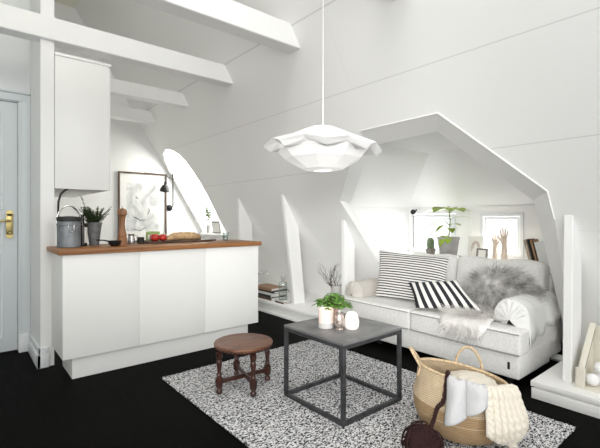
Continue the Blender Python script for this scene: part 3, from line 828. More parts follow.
# loose cover over the right arm, gathered at the front
def arm_cover():
    b = MB(); y0, y1, z1 = 1.135, 1.372, .572; yc = (y0 + y1) / 2; r = (y1 - y0) / 2; ns = 20; nx = 26; rows = []
    for i in range(nx + 1):
        t = i / nx; x = 3.03 + .62 * t; row = []
        hem = .335 + .02 * sin(t * 15) + (.05 * (t - .35) if t > .35 else -.05 * (1 - t / .35)) + (0.0 if t > .12 else -.02)
        prof = [(y0 - .012 - .008 * sin(t * 22), hem), (y0 - .008 - .006 * sin(t * 22), (hem + z1 - r) / 2)] + [(yc - r * cos(PI * k / ns), z1 - r + r * sin(PI * k / ns)) for k in range(ns + 1)] + [(y1 + .004, .40)]
        for (y, z) in prof: row.append((x, y, z + .005 * sin(t * 30 + y * 40)))
        rows.append(row)
    b.grid(rows)
    cc = V((3.03, yc - .01, z1 - r - .02)); prof = [tuple(V(p)[1:]) for p in rows[0]]; rings = []
    for q_ in range(9):
        t = q_ / 8; ring = []
        for k, p in enumerate(rows[0]):
            p = V(p).lerp(cc, t); fold = (1 if k % 3 == 0 else -.5)
            p.x -= .045 * sin(t * PI / 2) - .022 * (fold if fold > 0 else .0) * sin(PI * min(1, t * 1.15))
            ring.append(p)
        rings.append(ring)
    b.grid(rings)
    return b.build('arm_cover', 'armcover', sf, merge=.0005, angle=50, solid=.006)
arm_cover()

# striped cushions
tag(pillow((3.29, 2.655, .835), (3.33, 1.905, .812), (3.17, 1.84, .395), (3.09, 2.55, .398), .062).build('striped_cushion', 'thin', merge=.0004, angle=80), 'big white cushion with thin horizontal black stripes, leaning on the sofa back', 'cushion', 'cushions on the sofa')
tag(pillow((3.045, 2.135, .588), (3.16, 1.74, .642), (3.06, 1.475, .445), (2.895, 1.955, .412), .045).build('striped_cushion', 'bold', merge=.0004, angle=80), 'cushion with broad charcoal and white stripes, lying in front of the thin-striped one', 'cushion', 'cushions on the sofa')

def fur(b, c, u, n, ln, curl, w=.003, grav=.6):
    """one curved tapering strand rooted at c"""
    p = V(c); d = V(u).normalized(); side = d.cross(V((rnd.uniform(-1, 1), rnd.uniform(-1, 1), rnd.uniform(-1, 1)))).normalized()
    L = []; seg = 4
    for k in range(seg + 1):
        ww = w * (1 - k / seg * .85); L.append((p - side * ww, p + side * ww))
        d = (d + V((rnd.uniform(-curl, curl), rnd.uniform(-curl, curl), rnd.uniform(-curl, curl) - grav * .12))).normalized()
        p = p + d * ln / seg
    vs = [(b.bm.verts.new(a), b.bm.verts.new(c_)) for a, c_ in L]
    for k in range(seg): b.bm.faces.new((vs[k][0], vs[k][1], vs[k + 1][1], vs[k + 1][0]))
# shaggy grey fur cushion
fc = V((3.355, 1.475, .56)); fcu = thing('fur_cushion', 'shaggy grey fur cushion lying against the right half of the sofa back', 'cushion', (3.36, 1.5, .40), 'cushions on the sofa')
RX = Matrix.Rotation(.30, 4, 'Y')
b = MB(); b.ball(fc, 1, (.085, .25, .165), 3, RX); b.build('cushion_body', 'furg', fcu)
b = MB(); cen = V((-.085, .05, .02))
for i in range(6500):
    th = rnd.uniform(0, 2 * PI); zz = rnd.uniform(-1, 1); rr = (1 - zz * zz) ** .5
    l = V((rr * cos(th), zz, rr * sin(th)))
    if l.x > .55: continue
    p = V((l.x * .085, l.y * .25, l.z * .165)); out = V((l.x / .085, l.y / .25, l.z / .165)).normalized()
    rad = (p - cen); rad = rad - out * rad.dot(out)
    if rad.length > 1e-4: rad.normalize()
    u = out * .35 + rad * 1.0 + V((rnd.gauss(0, .25), rnd.gauss(0, .25), rnd.gauss(0, .25)))
    fur(b, fc + (RX @ p), RX @ u, None, rnd.uniform(.07, .14), .17, .0022)
o = b.build('fur', 'furg', fcu, smooth=False); o['kind'] = 'stuff'
# pale sheepskin draped over the seat edge
ss = thing('sheepskin', 'pale sheepskin draped over the front of the right seat cushion', 'sheepskin', (3.0, 1.5, .39))
def seat_surf(x, y):
    if x >= 2.905: return V((x, y, .412)), V((0, 0, 1))
    t = 2.905 - x
    return V((2.852, y, .412 - .035 - t)), V((-1, 0, 0))
rows = []
for i in range(13):
    x = 3.30 - .50 * i / 12; row = []
    for j in range(9):
        wv = .17 + .03 * sin(i * .9); y = 1.56 - .03 * (i / 12) + wv * (j / 4 - 1) * (1 if i < 12 else .8)
        p, nn = seat_surf(x, y); row.append(p + nn * .008)
    rows.append(row)
b = MB(); b.grid(rows); b.build('pelt', 'furw', ss, solid=.01)
b = MB()
for i in range(2600):
    x = rnd.uniform(2.84, 3.30); y = 1.54 + max(-.17, min(.17, rnd.gauss(0, .10))) * (1 if x > 2.95 else .8)
    p, nn = seat_surf(x, y)
    u = nn * .5 + V((-.7, rnd.gauss((y - 1.54) * 4, .5), 0 if x > 2.9 else -1.0)) + V((0, 0, .1))
    fur(b, p + nn * .008, u, None, rnd.uniform(.06, .12), .2, .0024, 1.0)
o = b.build('fur', 'furw', ss, smooth=False); o['kind'] = 'stuff'

# ------------------------------------------------------------------ alcove sill things
ZS = .735
def leaf_mesh(b, base, d, ln, w, droop=.5, up=V((0, 0, 1)), fold=.12, lobes=0):
    d = V(d).normalized(); s = d.cross(up)
    if s.length < .01: s = V((1, 0, 0))
    s.normalize(); n = s.cross(d).normalized(); rows = []; N_ = 9
    for i in range(N_ + 1):
        t = i / N_; wd = w * (sin(PI * min(1, t * .93 + .07)) ** .75) * (1 - .25 * t) + (.0 if 0 < i < N_ else 0)
        if lobes: wd *= 1 + .18 * cos(lobes * 2 * PI * t)
        c = V(base) + d * (ln * t) - V((0, 0, 1)) * (droop * ln * t * t)
        rows.append([c + s * (wd * k / 2) + n * (fold * wd * abs(k) / 2) for k in (-1, -.5, 0, .5, 1)])
    b.grid(rows)
# cactus
cx_, cy_ = 3.98, 2.50
ct = thing('potted_cactus', 'small round-topped cactus in a brown-grey pot on the window sill', 'potted plant', (cx_, cy_, ZS))
MB().lathe([(.036, 0), (.05, .075), (.053, .077), (.053, .09), (.047, .09), (.044, .07), (.0001, .07)], (cx_, cy_, ZS), 26).build('pot', 'clayd', ct)
MB().lathe([(.030, .07), (.036, .10), (.038, .15), (.034, .185), (.02, .205), (.0001, .21)], (cx_, cy_, ZS), 40, rip=lambda a, z: 1 + .07 * cos(10 * a)).build('cactus', 'cactus', ct)
# big leafed plant
cx_, cy_ = 4.02, 2.31
bp_ = thing('leafy_potted_plant', 'tall yellow-green leafy plant in a grey clay pot on the window sill', 'potted plant', (cx_, cy_, ZS))
MB().lathe([(.082, 0), (.084, .003), (.110, .195), (.116, .197), (.116, .222), (.105, .222), (.10, .19), (.0001, .19)], (cx_, cy_, ZS), 36).build('pot', 'clayg', bp_)
MB().lathe([(.07, 0), (.125, .002), (.132, .02), (.126, .02), (.0001, .008)], (cx_, cy_, ZS), 32).build('saucer', 'clayd', bp_)
stems = [(0, 0, .33, .0), (.5, .035, .26, 1), (2.2, .05, .22, 2)]
st = MB(); st.tube([(cx_, cy_, ZS + .18), (cx_ + .01, cy_ - .01, ZS + .30), (cx_, cy_ - .02, ZS + .40), (cx_ - .01, cy_ - .015, ZS + .50)], [.007, .006, .006, .005], 8)
leaves = [  # base z, direction (x, y), length, width, droop
    (.53, (-.45, .8), .24, .20, .35), (.545, (-.6, .1), .20, .22, .45), (.54, (-.4, -.8), .20, .20, .32), (.545, (.6, .3), .20, .18, .35), (.53, (.4, -.8), .18, .16, .25),
    (.40, (-.2, 1), .21, .10, .40), (.41, (-.6, .7), .17, .09, .5), (.38, (-.5, -.8), .18, .07, .22), (.33, (-.6, -.5), .13, .09, .5), (.36, (-.75, .4), .12, .09, .8),
    (.27, (-.7, .7), .12, .08, .5), (.25, (-.8, .1), .11, .11, 1.2), (.24, (-.7, -.3), .10, .10, .9), (.45, (-.1, -1), .24, .05, .15), (.30, (-.5, 1), .10, .07, .6)]
for i, (z, d, l, w, dr) in enumerate(leaves):
    dv = V((d[0], d[1], .25)).normalized(); root_ = V((cx_ - .005, cy_ - .015, ZS + z - .06)); base = root_ + dv * .05 + V((0, 0, .03))
    lf = MB(); leaf_mesh(lf, base, V((d[0], d[1], .12)), l, w, dr); lf.build('leaf', 'leafy', bp_, angle=70)
    st.tube([root_, root_.lerp(base, .5) + V((0, 0, .01)), base], .0028, 5)
st.build('stem', 'stem', bp_)
# paper print leaning, mini frame
x = 4.10
pr = thing('paper_print', 'small pale print of a faint brown sketch propped between the windows', 'picture', (x, 2.055, ZS))
mt = Matrix.Translation(V((x, 0, ZS))) @ Matrix.Rotation(.12, 4, 'Y') @ Matrix.Translation(-V((x, 0, ZS)))
MB().box(x - .003, x + .003, 1.975, 2.135, ZS, ZS + .235, 0, 1, mt).build('sheet', 'paper', pr, smooth=False)
b = MB(); 
for k in range(3): b.tube([mt @ V((x - .004, 2.055 + (.045 - .012 * k) * cos(a), ZS + .11 + .03 * k * .3 + (.075 - .02 * k) * sin(a))) for a in [(-.4 + 3.6 * i / 10) for i in range(11)]], .002, 4)
b.build('sketch_lines', 'mill', pr)
fr_ = thing('mini_frame', 'tiny dark framed picture on the sill left of the wooden hands', 'picture', (4.0, 1.94, ZS))
x = 4.0
mt = Matrix.Translation(V((x, 0, ZS))) @ Matrix.Rotation(.2, 4, 'Y') @ Matrix.Translation(-V((x, 0, ZS)))
b = MB()
b.ring(1.885, 1.995, ZS + .001, ZS + .12, .015, x - .008, x + .008, 'x', 0, mt)
b.build('frame', 'clayd', fr_); MB().box(x - .002, x + .002, 1.895, 1.985, ZS + .01, ZS + .11, 0, 1, mt).build('picture', 'paper', fr_, smooth=False)
# two wooden hands
def hand(c, h, label, flip):
    vs, es, rs = [], [], []
    def chain(pts, radii, start=None):
        prev = start
        for p, r in zip(pts, radii):
            vs.append(p); rs.append(r); i = len(vs) - 1
            if prev is not None: es.append((prev, i))
            prev = i
        return prev
    k = h / .30; f = -1 if flip else 1
    base = chain([(0, 0, 0), (0, 0, .06), (0, 0, .12), (0, 0, .165), (0, 0, .195)], [.030, .029, .025, .020, .024])
    palm = base
    for (y0, y1, ln, r) in ((-.024, -.032, .062, .0062), (-.009, -.011, .076, .0068), (.007, .009, .070, .0066), (.021, .029, .052, .0058)):
        chain([(0, y0 * f * .8, .215), (0, y0 * f, .232), (.002, (y0 + y1) / 2 * f, .232 + ln * .5), (-.004, y1 * f, .232 + ln)], [.011, .0085, r, r * .75], palm)
    chain([(-.004, -.026 * f, .197), (-.010, -.042 * f, .215), (-.012, -.048 * f, .24)], [.011, .0085, .0065], 3)
    me = bpy.data.meshes.new('wooden_hand'); me.from_pydata([(x * k, y * k, z * k) for x, y, z in vs], es, [])
    o = bpy.data.objects.new('wooden_hand', me); COL.objects.link(o)
    sk_ = o.modifiers.new('skin', 'SKIN')
    for i, s in enumerate(me.skin_vertices[0].data): s.radius = (rs[i] * k * .62 if 2 < i < 5 else rs[i] * k, rs[i] * k); s.use_root = (i == 0)
    o.modifiers.new('sub', 'SUBSURF').render_levels = 1
    dg = bpy.context.evaluated_depsgraph_get(); nm = bpy.data.meshes.new_from_object(o.evaluated_get(dg))
    bpy.data.objects.remove(o)
    for p in nm.polygons: p.use_smooth = True
    nm.materials.clear(); nm.materials.append(M['palewood'])
    zmin = min(v.co.z for v in nm.vertices)
    nm.transform(Matrix.Translation(V((0, 0, -zmin)))); nm.transform(Matrix.Rotation(.25, 4, 'Z'))
    o = bpy.data.objects.new('wooden_hand', nm); COL.objects.link(o); o.location = c
    o['label'] = label; o['category'] = 'sculpture'; o['group'] = 'wooden hands on the window sill'
hand((4.04, 1.825, ZS), .265, 'shorter of two upright pale wooden hands on the sill', False)
hand((4.04, 1.735, ZS), .325, 'taller of two upright pale wooden hands on the sill', True)
# leaning books
def lean_book(y, th, h, tilt, m, lab, dep=.15):
    t = thing('book', lab, 'book', (4.05, y, ZS), 'leaning books on the window sill')
    mt = Matrix.Translation(V((4.05, y, ZS + .0))) @ Matrix.Rotation(tilt, 4, 'X')
    b = MB(); b.box(-dep / 2, dep / 2, 0, .004, .001, h, .001, 1, mt); b.box(-dep / 2, dep / 2, th - .004, th, .001, h, .001, 1, mt); b.box(-dep / 2, -dep / 2 + .005, 0, th, .001, h, .001, 1, mt)
    b.build('cover', m, t)
    MB().box(-dep / 2 + .006, dep / 2 - .004, .004, th - .004, .004, h - .004, 0, 1, mt).build('pages', 'paper', t, smooth=False)
lean_book(1.455, .028, .235, -.24, 'cork', 'pale brown book at the left of the books leaning on the sill')
lean_book(1.435, .014, .240, -.24, 'book2', 'thin black book leaning between two others on the sill')
lean_book(1.408, .020, .238, -.24, 'book1', 'tan book leaning beside the thin black one')
lean_book(1.29, .105, .235, -.24, 'book3', 'thick white book at the right end of the leaning books')
# little spot lamp above the left window
sl = thing('spot_lamp', 'small round black spot lamp above the left alcove window', 'lamp', (4.25, 2.9, 1.27))
MB().ball((4.215, 2.885, 1.235), .032, (1, 1, 1), 3).build('lamp_head', 'black', sl)
MB().tube([(4.24, 2.885, 1.235), (4.29, 2.885, 1.262)], .009, 8).build('bracket', 'black', sl)

# ------------------------------------------------------------------ rug, table, stool
b = MB(); nx, ny = 44, 64; RX0, RX1, RY0, RY1 = 1.117, 2.575, .735, 2.863
def rp(i, j, z):
    u, v = i / nx, j / ny; e = .006
    x = RX0 + (RX1 - RX0) * u + (e * sin(v * 190 + 1) * .6 + e * sin(v * 77)) * (1 if i in (0, nx) else 0); y = RY0 + (RY1 - RY0) * v + e * sin(u * 140) * (1 if j in (0, ny) else 0)
    return (x, y, z + .0012 * sin(i * 2.3 + j * 1.7))
top = [[rp(i, j, .012) for i in range(nx + 1)] for j in range(ny + 1)]
b.grid(top)
for edge in ([rp(i, 0, 0) for i in range(nx + 1)], [rp(i, ny, 0) for i in range(nx + 1)]):
    j = 0 if edge[0][1] < 1.5 else ny
    b.grid([[(x, y, .001) for x, y, z in edge], [rp(i, j, .012) for i in range(nx + 1)]])
for i in (0, nx): b.grid([[(rp(i, j, 0)[0], rp(i, j, 0)[1], .001) for j in range(ny + 1)], [rp(i, j, .012) for j in range(ny + 1)]])
for j in range(150):  # short loops of yarn showing along the edges
    v = RY0 + (RY1 - RY0) * j / 149
    for xx, s in ((RX0, -1), (RX1, 1)): b.tube([(xx - s * .01, v, .008), (xx + s * rnd.uniform(.004, .012), v + rnd.uniform(-.005, .005), .008), (xx + s * .003, v + .008, .004)], .0045, 5)
for j in range(100):
    u = RX0 + (RX1 - RX0) * j / 99
    for yy, s in ((RY0, -1), (RY1, 1)): b.tube([(u, yy - s * .01, .008), (u + rnd.uniform(-.005, .005), yy + s * rnd.uniform(.004, .012), .008), (u + .008, yy + s * .003, .004)], .0045, 5)
tag(b.build('rug', 'rug', angle=60), 'black and white flecked woven rug on the black floor', 'rug')

TX0, TX1, TY0, TY1, TH = 1.598, 2.124, 1.537, 2.066, .469; ZR = .014
tb = thing('coffee_table', 'square open-frame coffee table of blackened metal with a slate grey top', 'coffee table', ((TX0 + TX1) / 2, (TY0 + TY1) / 2, ZR))
MB().box(TX0, TX1, TY0, TY1, TH - .014, TH, .002).build('tabletop', 'irontop', tb)
for x in (TX0, TX1 - .022):
    for y in (TY0, TY1 - .022): MB().box(x, x + .022, y, y + .022, ZR, TH - .014, .001).build('leg', 'iron', tb)
for (x0, x1, y0, y1) in ((TX0 + .022, TX1 - .022, TY0, TY0 + .022), (TX0 + .022, TX1 - .022, TY1 - .022, TY1), (TX0, TX0 + .022, TY0 + .022, TY1 - .022), (TX1 - .022, TX1, TY0 + .022, TY1 - .022)):
    MB().box(x0, x1, y0, y1, ZR, ZR + .022, .001).build('bottom_rail', 'iron', tb)
    MB().box(x0, x1, y0, y1, TH - .036, TH - .014, .001).build('top_rail', 'iron', tb)

# things on the table
q = (1.762, 1.845)
jar = thing('candle_jar', 'frosted pinkish glass candle jar glowing on the coffee table', 'candle holder', (*q, TH))
MB().lathe([(.042, 0), (.047, .004), (.0475, .10), (.0475, .118), (.0445, .118), (.044, .035), (.0001, .03)], (*q, TH), 36).build('jar', 'pink', jar)
MB().lathe([(.0478, .002), (.0482, .004), (.0482, .03), (.0478, .034)], (*q, TH), 36, cap=False).build('glass_foot', 'greyv', jar)
MB().lathe([(.038, .032), (.038, .07), (.0001, .07)], (*q, TH), 24).build('candle', 'candle', jar)
q = (1.79, 1.755)
vt = thing('mercury_votive', 'small mottled silver glass votive between the two candles', 'candle holder', (*q, TH))
MB().lathe([(.022, 0), (.024, .003), (.020, .012), (.030, .03), (.033, .055), (.026, .085), (.021, .098), (.023, .106), (.020, .106), (.018, .098), (.0001, .05)], (*q, TH), 30, rip=lambda a, z: 1 + .03 * cos(12 * a)).build('votive', 'merc', vt)
MB().lathe([(.006, .10), (.012, .108), (.012, .116), (.0001, .122)], (*q, TH), 14).build('stopper', 'greyv', vt)
q = (1.868, 1.725)
ts = MB()
prof = [(.036, 0), (.044, .012), (.047, .04), (.038, .085), (.026, .10)]
ts.lathe(prof + [(.022, .098), (.0001, .06)], (*q, TH), 10)
tag(ts.build('tealight_holder', 'glow', angle=15), 'white faceted porcelain tealight holder glowing at the table edge', 'candle holder')
# clover-like plant in clay pot
q = (1.90, 1.93)
pl = thing('potted_clover', 'low spreading green plant in a small clay pot on the coffee table', 'potted plant', (*q, TH))
MB().lathe([(.042, 0), (.056, .085), (.060, .086), (.060, .105), (.054, .105), (.05, .085), (.0001, .085)], (*q, TH), 30).build('pot', 'terra', pl)
b = MB(); s_ = MB()
for i in range(120):
    a = rnd.uniform(0, 2 * PI); rr = .112 * rnd.random() ** .6; zz = TH + .10 + .085 * (1 - (rr / .12) ** 2) * rnd.uniform(.5, 1.05)
    c = V((q[0] + rr * cos(a), q[1] + rr * sin(a) * 1.0, zz)); root_ = V((q[0] + .03 * cos(a), q[1] + .03 * sin(a), TH + .09))
    s_.tube([root_, root_.lerp(c, .5) + V((0, 0, .015)), c], .0014, 4)
    for k in range(3):
        aa = a + k * 2 * PI / 3 + rnd.uniform(-.2, .2); leaf_mesh(b, c, (cos(aa), sin(aa), rnd.uniform(-.1, .25)), rnd.uniform(.028, .042), rnd.uniform(.024, .034), .35)
b.build('foliage', 'leaf', pl, angle=70); s_.build('stems', 'stem', pl)

# carved round stool
stx, sty, sth = 1.478, 2.36, .318; z0 = ZR
so = thing('stool', 'low round carved red-brown wooden stool on the rug corner', 'stool', (stx, sty, z0))
prof = [(.0001, sth - .038), (.16, sth - .038), (.180, sth - .03), (.196, sth - .014), (.199, sth - .006), (.196, sth)]
rim = [(.19, sth + .002), (.175, sth - .001), (.165, sth + .001), (.155, sth - .002), (.14, sth + .001), (.12, sth - .002), (.105, sth + .001), (.08, sth - .002), (.06, sth + .001), (.03, sth - .001), (.0001, sth)]
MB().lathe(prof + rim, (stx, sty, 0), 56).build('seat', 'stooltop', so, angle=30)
b = MB()
for k in range(44):
    a = 2 * PI * k / 44; b.ball((stx + .188 * cos(a), sty + .188 * sin(a), sth - .022), .011, (.8, .8, 1.1), 1)
b.build('carved_rim', 'stool', so)
LP = [(1.29, 2.355), (1.437, 2.178), (1.655, 2.33), (1.535, 2.545)]
CR = V((stx, sty, .0))
for (lx, ly) in LP:
    c = (lx, ly, z0)
    zz = sth - .036 - z0
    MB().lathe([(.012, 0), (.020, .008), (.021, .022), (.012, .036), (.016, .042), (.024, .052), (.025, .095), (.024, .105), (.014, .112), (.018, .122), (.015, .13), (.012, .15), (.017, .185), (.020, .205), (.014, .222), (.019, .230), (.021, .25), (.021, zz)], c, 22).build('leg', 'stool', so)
for i in (0, 1):
    a, c = V((*LP[i], z0 + .078)), V((*LP[i + 2], z0 + .078)); d = (c - a).normalized(); s_ = V((-d.y, d.x, 0)) * .010
    b = MB(); a2, c2 = a + d * .018, c - d * .018; zz = .002 * i
    b.prism([a2 - s_ + V((0, 0, -.014 + zz)), a2 + s_ + V((0, 0, -.014 + zz)), a2 + s_ + V((0, 0, .014 + zz)), a2 - s_ + V((0, 0, .014 + zz))], c2 - a2, .004, 2)
    b.build('stretcher', 'stool', so)

# ------------------------------------------------------------------ basket group
bx, by = 2.078, 1.115
bk = thing('belly_basket', 'round-bellied seagrass basket with two loop handles in front of the sofa', 'basket', (bx, by, ZR))
RV = V((cos(math.radians(-40)), sin(math.radians(-40)), 0))   # the way the rim sags
def brim(a): return cos(a - math.radians(-40))
EW = V((.883, .469, 0))
def basket_ring(r, z, a, sag): 
    k = brim(a)
    w = min(1, max(0, (z - .14) / .2)); f = 1 - .24 * w           # the mouth is pressed narrower front to back
    e = (r * cos(a)) * EW.x + (r * sin(a)) * EW.y; q_ = V((r * cos(a), r * sin(a), 0)) - EW * e + EW * e * f
    return V((bx + q_.x, by + q_.y, ZR + z - sag * (k * .5 + .5)))
NA = 64
lowp = [(.0001, .004), (.13, .0), (.165, .004), (.20, .025), (.228, .062), (.246, .105), (.254, .150), (.253, .185)]
upp = [(.256, .185), (.252, .20), (.248, .215), (.241, .24), (.234, .285), (.226, .325), (.222, .340), (.214, .340), (.220, .31), (.236, .24), (.252, .19), (.250, .13), (.20, .05), (.0001, .03)]
def ringrow(r, z): return [basket_ring(r, z, 2 * PI * i / NA, .075 * min(1, (z / .34) ** 1.4)) for i in range(NA)]
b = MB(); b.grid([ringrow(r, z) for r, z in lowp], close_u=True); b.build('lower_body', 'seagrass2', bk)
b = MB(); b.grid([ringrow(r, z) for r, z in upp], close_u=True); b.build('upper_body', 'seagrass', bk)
b = MB(); b.tube([basket_ring(.219, .343, 2 * PI * i / NA, .075) for i in range(NA)], .0085, 8, closed=True); b.build('rim', 'rope', bk)
def loop_handle(a0, half, h, tilt):
    pts = []
    for k in range(15):
        t = k / 14; a = a0 + half * (2 * t - 1); e = sin(PI * t) ** .55
        p = basket_ring(.224, .33, a, .075); out = V((cos(a0), sin(a0), 0)); pts.append(p + V((0, 0, h * e)) + out * tilt * e)
    dn0, dn1 = basket_ring(.238, .285, a0 - half, .075), basket_ring(.238, .285, a0 + half, .075)
    b = MB(); b.tube([dn0] + pts + [dn1], .0075, 8); return b.build('handle', 'rope', bk)
loop_handle(math.radians(122), .30, .085, .045)
loop_handle(math.radians(18), .34, .125, .0)

# view-facing direction on the floor, towards the camera
FW = V((-.86, -.51, 0)).normalized()
# folded grey cloth hanging over the rim
def basket_surf(a, s):
    """path from inside (s<0) over the rim (s=0) and down outside (s>0, metres)"""
    zr = .348
    if s < 0:
        return basket_ring(.214 + s * .55, zr + s * .45, a, .075)
    path = [(.226, .345), (.234, .325), (.243, .285), (.253, .24), (.265, .19), (.270, .14), (.262, .09), (.24, .05)]
    L = 0
    for (r0, z0_), (r1, z1_) in zip(path, path[1:]):
        d = math.hypot(r1 - r0, z1_ - z0_)
        if L + d >= s:
            t = (s - L) / d; r, z = r0 + (r1 - r0) * t, z0_ + (z1_ - z0_) * t
            return basket_ring(r, z, a, .075 * min(1, (z / .34) ** 1.4))
        L += d
    return basket_ring(.25, .03, a, .0)
def drape(a0, a1, s0, s1, nu, nv, off, fn=None):
    rows = []
    for i in range(nv + 1):
        s = s0 + (s1 - s0) * i / nv; row = []
        for j in range(nu + 1):
            u = j / nu; a = a0 + (a1 - a0) * u
            ss_ = s if fn is None else fn(u, i / nv, s)
            p = basket_surf(a, ss_); q_ = V((cos(a), sin(a), 0))
            row.append(p + q_ * off(u, i / nv) + V((0, 0, .012 if ss_ < .05 else 0)))
        rows.append(row)
    return rows
def deg(x): return math.radians(x)
gc = thing('grey_wool_cloth', 'pale grey wool cloth folded over the front rim of the basket', 'cloth', (bx + .25 * cos(deg(225)), by + .25 * sin(deg(225)), .1))
b = MB(); b.grid(drape(deg(193), deg(212), -.12, .185, 14, 22, lambda u, v: .008 + .046 * max(0, sin(PI * u)) ** .7 * (1 - .35 * v) + .008 * sin(v * 7 + u * 5), lambda u, v, s: s + (.05 * (.5 - u)) * v)); b.build('fold', 'greywool', gc, solid=.016)
b = MB(); b.grid(drape(deg(213), deg(235), -.12, .15, 14, 22, lambda u, v: .010 + .052 * max(0, sin(PI * u)) ** .7 * (1 - .3 * v) + .010 * sin(v * 6 + u * 4), lambda u, v, s: s - .09 * u * v)); b.build('fold', 'greywool', gc, solid=.016)
# chunky cream knit
def knit(u, v): 
    c = u * 7; f = abs((c % 1) - .5) * 2
    return .018 * (1 - f * f) * (.65 + .35 * abs(sin(v * 34 + f * 2.2))) 
th = thing('knitted_throw', 'chunky cream knitted throw hanging out of the basket towards the plinth', 'throw', (bx + .2, by - .15, .1))
b = MB(); b.grid(drape(deg(230), deg(287), -.13, .31, 70, 90, lambda u, v: .018 + knit(u, v) + .010 * sin(u * 6 + v * 3), lambda u, v, s: (s if s < 0 else s * (.55 + .45 * sin(PI * (.12 + .62 * u)) )))); b.build('knit', 'cream', th, solid=.012)
b = MB(); b.ball((bx + .05, by - .02, .235), 1, (.15, .15, .07), 4)
for v_ in b.bm.verts: v_.co += (v_.co - V((bx + .05, by - .02, .235))).normalized() * .008 * sin(v_.co.x * 150) * sin(v_.co.y * 130)
b.build('bundle', 'cream', th)

# yarn ball with a strand to the basket
yx, yy_, yr = 1.655, 1.080, .080; yc = V((yx, yy_, ZR + yr + .006))
yb = thing('yarn_ball', 'dark brown ball of yarn on the rug beside the basket', 'yarn', (yx, yy_, ZR))
b = MB(); b.ball(yc, yr * .93, sub=3)
for k in range(70):
    ax = V((rnd.gauss(0, 1), rnd.gauss(0, 1), rnd.gauss(0, 1))).normalized(); u = ax.orthogonal().normalized(); w = ax.cross(u); r = yr * rnd.uniform(.93, 1.03); o_ = rnd.uniform(-.45, .45) * yr; rr = (max(.0, r * r - o_ * o_)) ** .5
    b.tube([yc + ax * o_ + rr * (cos(t) * u + sin(t) * w) for t in [2 * PI * i / 22 for i in range(22)]], .0036, 5, closed=True)
for k in range(14):  # loose loops on the surface
    d = V((rnd.gauss(0, 1), rnd.gauss(0, 1), abs(rnd.gauss(0, 1)))).normalized(); u = d.orthogonal().normalized(); w = d.cross(u)
    b.tube([yc + d * yr * (1.0 + .12 * sin(t / 2)) + .035 * (cos(t) * u + sin(t) * w) for t in [2 * PI * i / 16 for i in range(16)]], .0034, 5, closed=True)
b.build('ball', 'yarn', yb)
p_end = basket_surf(deg(197), .0) + V((0, 0, .02))
pth = [yc + V((.035, -.02, .076)), yc + V((.07, -.014, .10)), yc + V((.115, -.005, .135)), basket_surf(deg(189), .10) + V((-.016, -.008, 0)), basket_surf(deg(190.5), .0) + V((0, 0, .02)), basket_surf(deg(191), -.05) + V((0, 0, .015))]
def smooth_path(p, n=8):
    out = []; P_ = [p[0]] + list(p) + [p[-1]]
    for i in range(1, len(P_) - 2):
        for k in range(n):
            t = k / n; a, b_, c, d = P_[i - 1], P_[i], P_[i + 1], P_[i + 2]
            out.append(.5 * ((2 * b_) + (c - a) * t + (2 * a - 5 * b_ + 4 * c - d) * t * t + (3 * b_ - a - 3 * c + d) * t ** 3))
    return out + [p[-1]]
b = MB(); sp1 = smooth_path(pth)
for k in range(4): b.tube([p + .006 * V((cos(i * .7 + k * PI / 2), sin(i * .7 + k * PI / 2), sin(i * .7 + k * PI / 2))) for i, p in enumerate(sp1)], .0042, 5)
b.build('strand', 'yarn', yb)

# ------------------------------------------------------------------ right plinth: cream wooden cradle with white balls
ZP = .11
BALLS = ((2.975, .752, .163, .038, 'white felt ball lowest in the front corner of the cream box'), (3.09, .742, .164, .038, 'white felt ball behind the lowest one in the cream box'),
         (3.045, .728, .226, .036, 'white felt ball lying on top of the other two in the cream box'))
cr = thing('wooden_cradle', 'cream wooden box with sloping side rails on the right plinth', 'box', (3.1, .70, ZP))
MB().box(2.915, 3.25, .46, .825, ZP, ZP + .014, .002).build('bottom_board', 'crate', cr)
MB().box(2.915, 2.930, .775, .825, ZP + .014, ZP + .125, .002).build('corner_post', 'crate', cr)
b = MB(); b.prism([(2.93, .80, ZP + .014), (2.93, .80, ZP + .105), (2.975, .80, ZP + .105), (3.20, .80, ZP + .325), (3.20, .80, ZP + .014)], (0, .016, 0), .002, 1); b.build('side_board', 'crate', cr)
b = MB(); b.prism([(2.965, .788, ZP + .108), (2.965, .822, ZP + .108), (2.965, .822, ZP + .126), (2.965, .788, ZP + .126)], (.235, 0, .23), .002, 1); b.build('sloping_rail', 'crate', cr)
b = MB(); b.prism([(2.985, .792, ZP + .100), (2.985, .80, ZP + .100), (2.985, .80, ZP + .110), (2.985, .792, ZP + .110)], (.21, 0, .205)); b.build('groove_strip', 'clayd', cr)
MB().box(3.2, 3.215, .46, .825, ZP + .014, ZP + .34, .002).build('back_board', 'crate', cr)
for (x, y, z, r, lab) in BALLS:
    tag(MB().ball((x, y, z), r, (1, 1, .97), 3).build('felt_ball', 'ball'), lab, 'ball', 'white balls in the cream box')

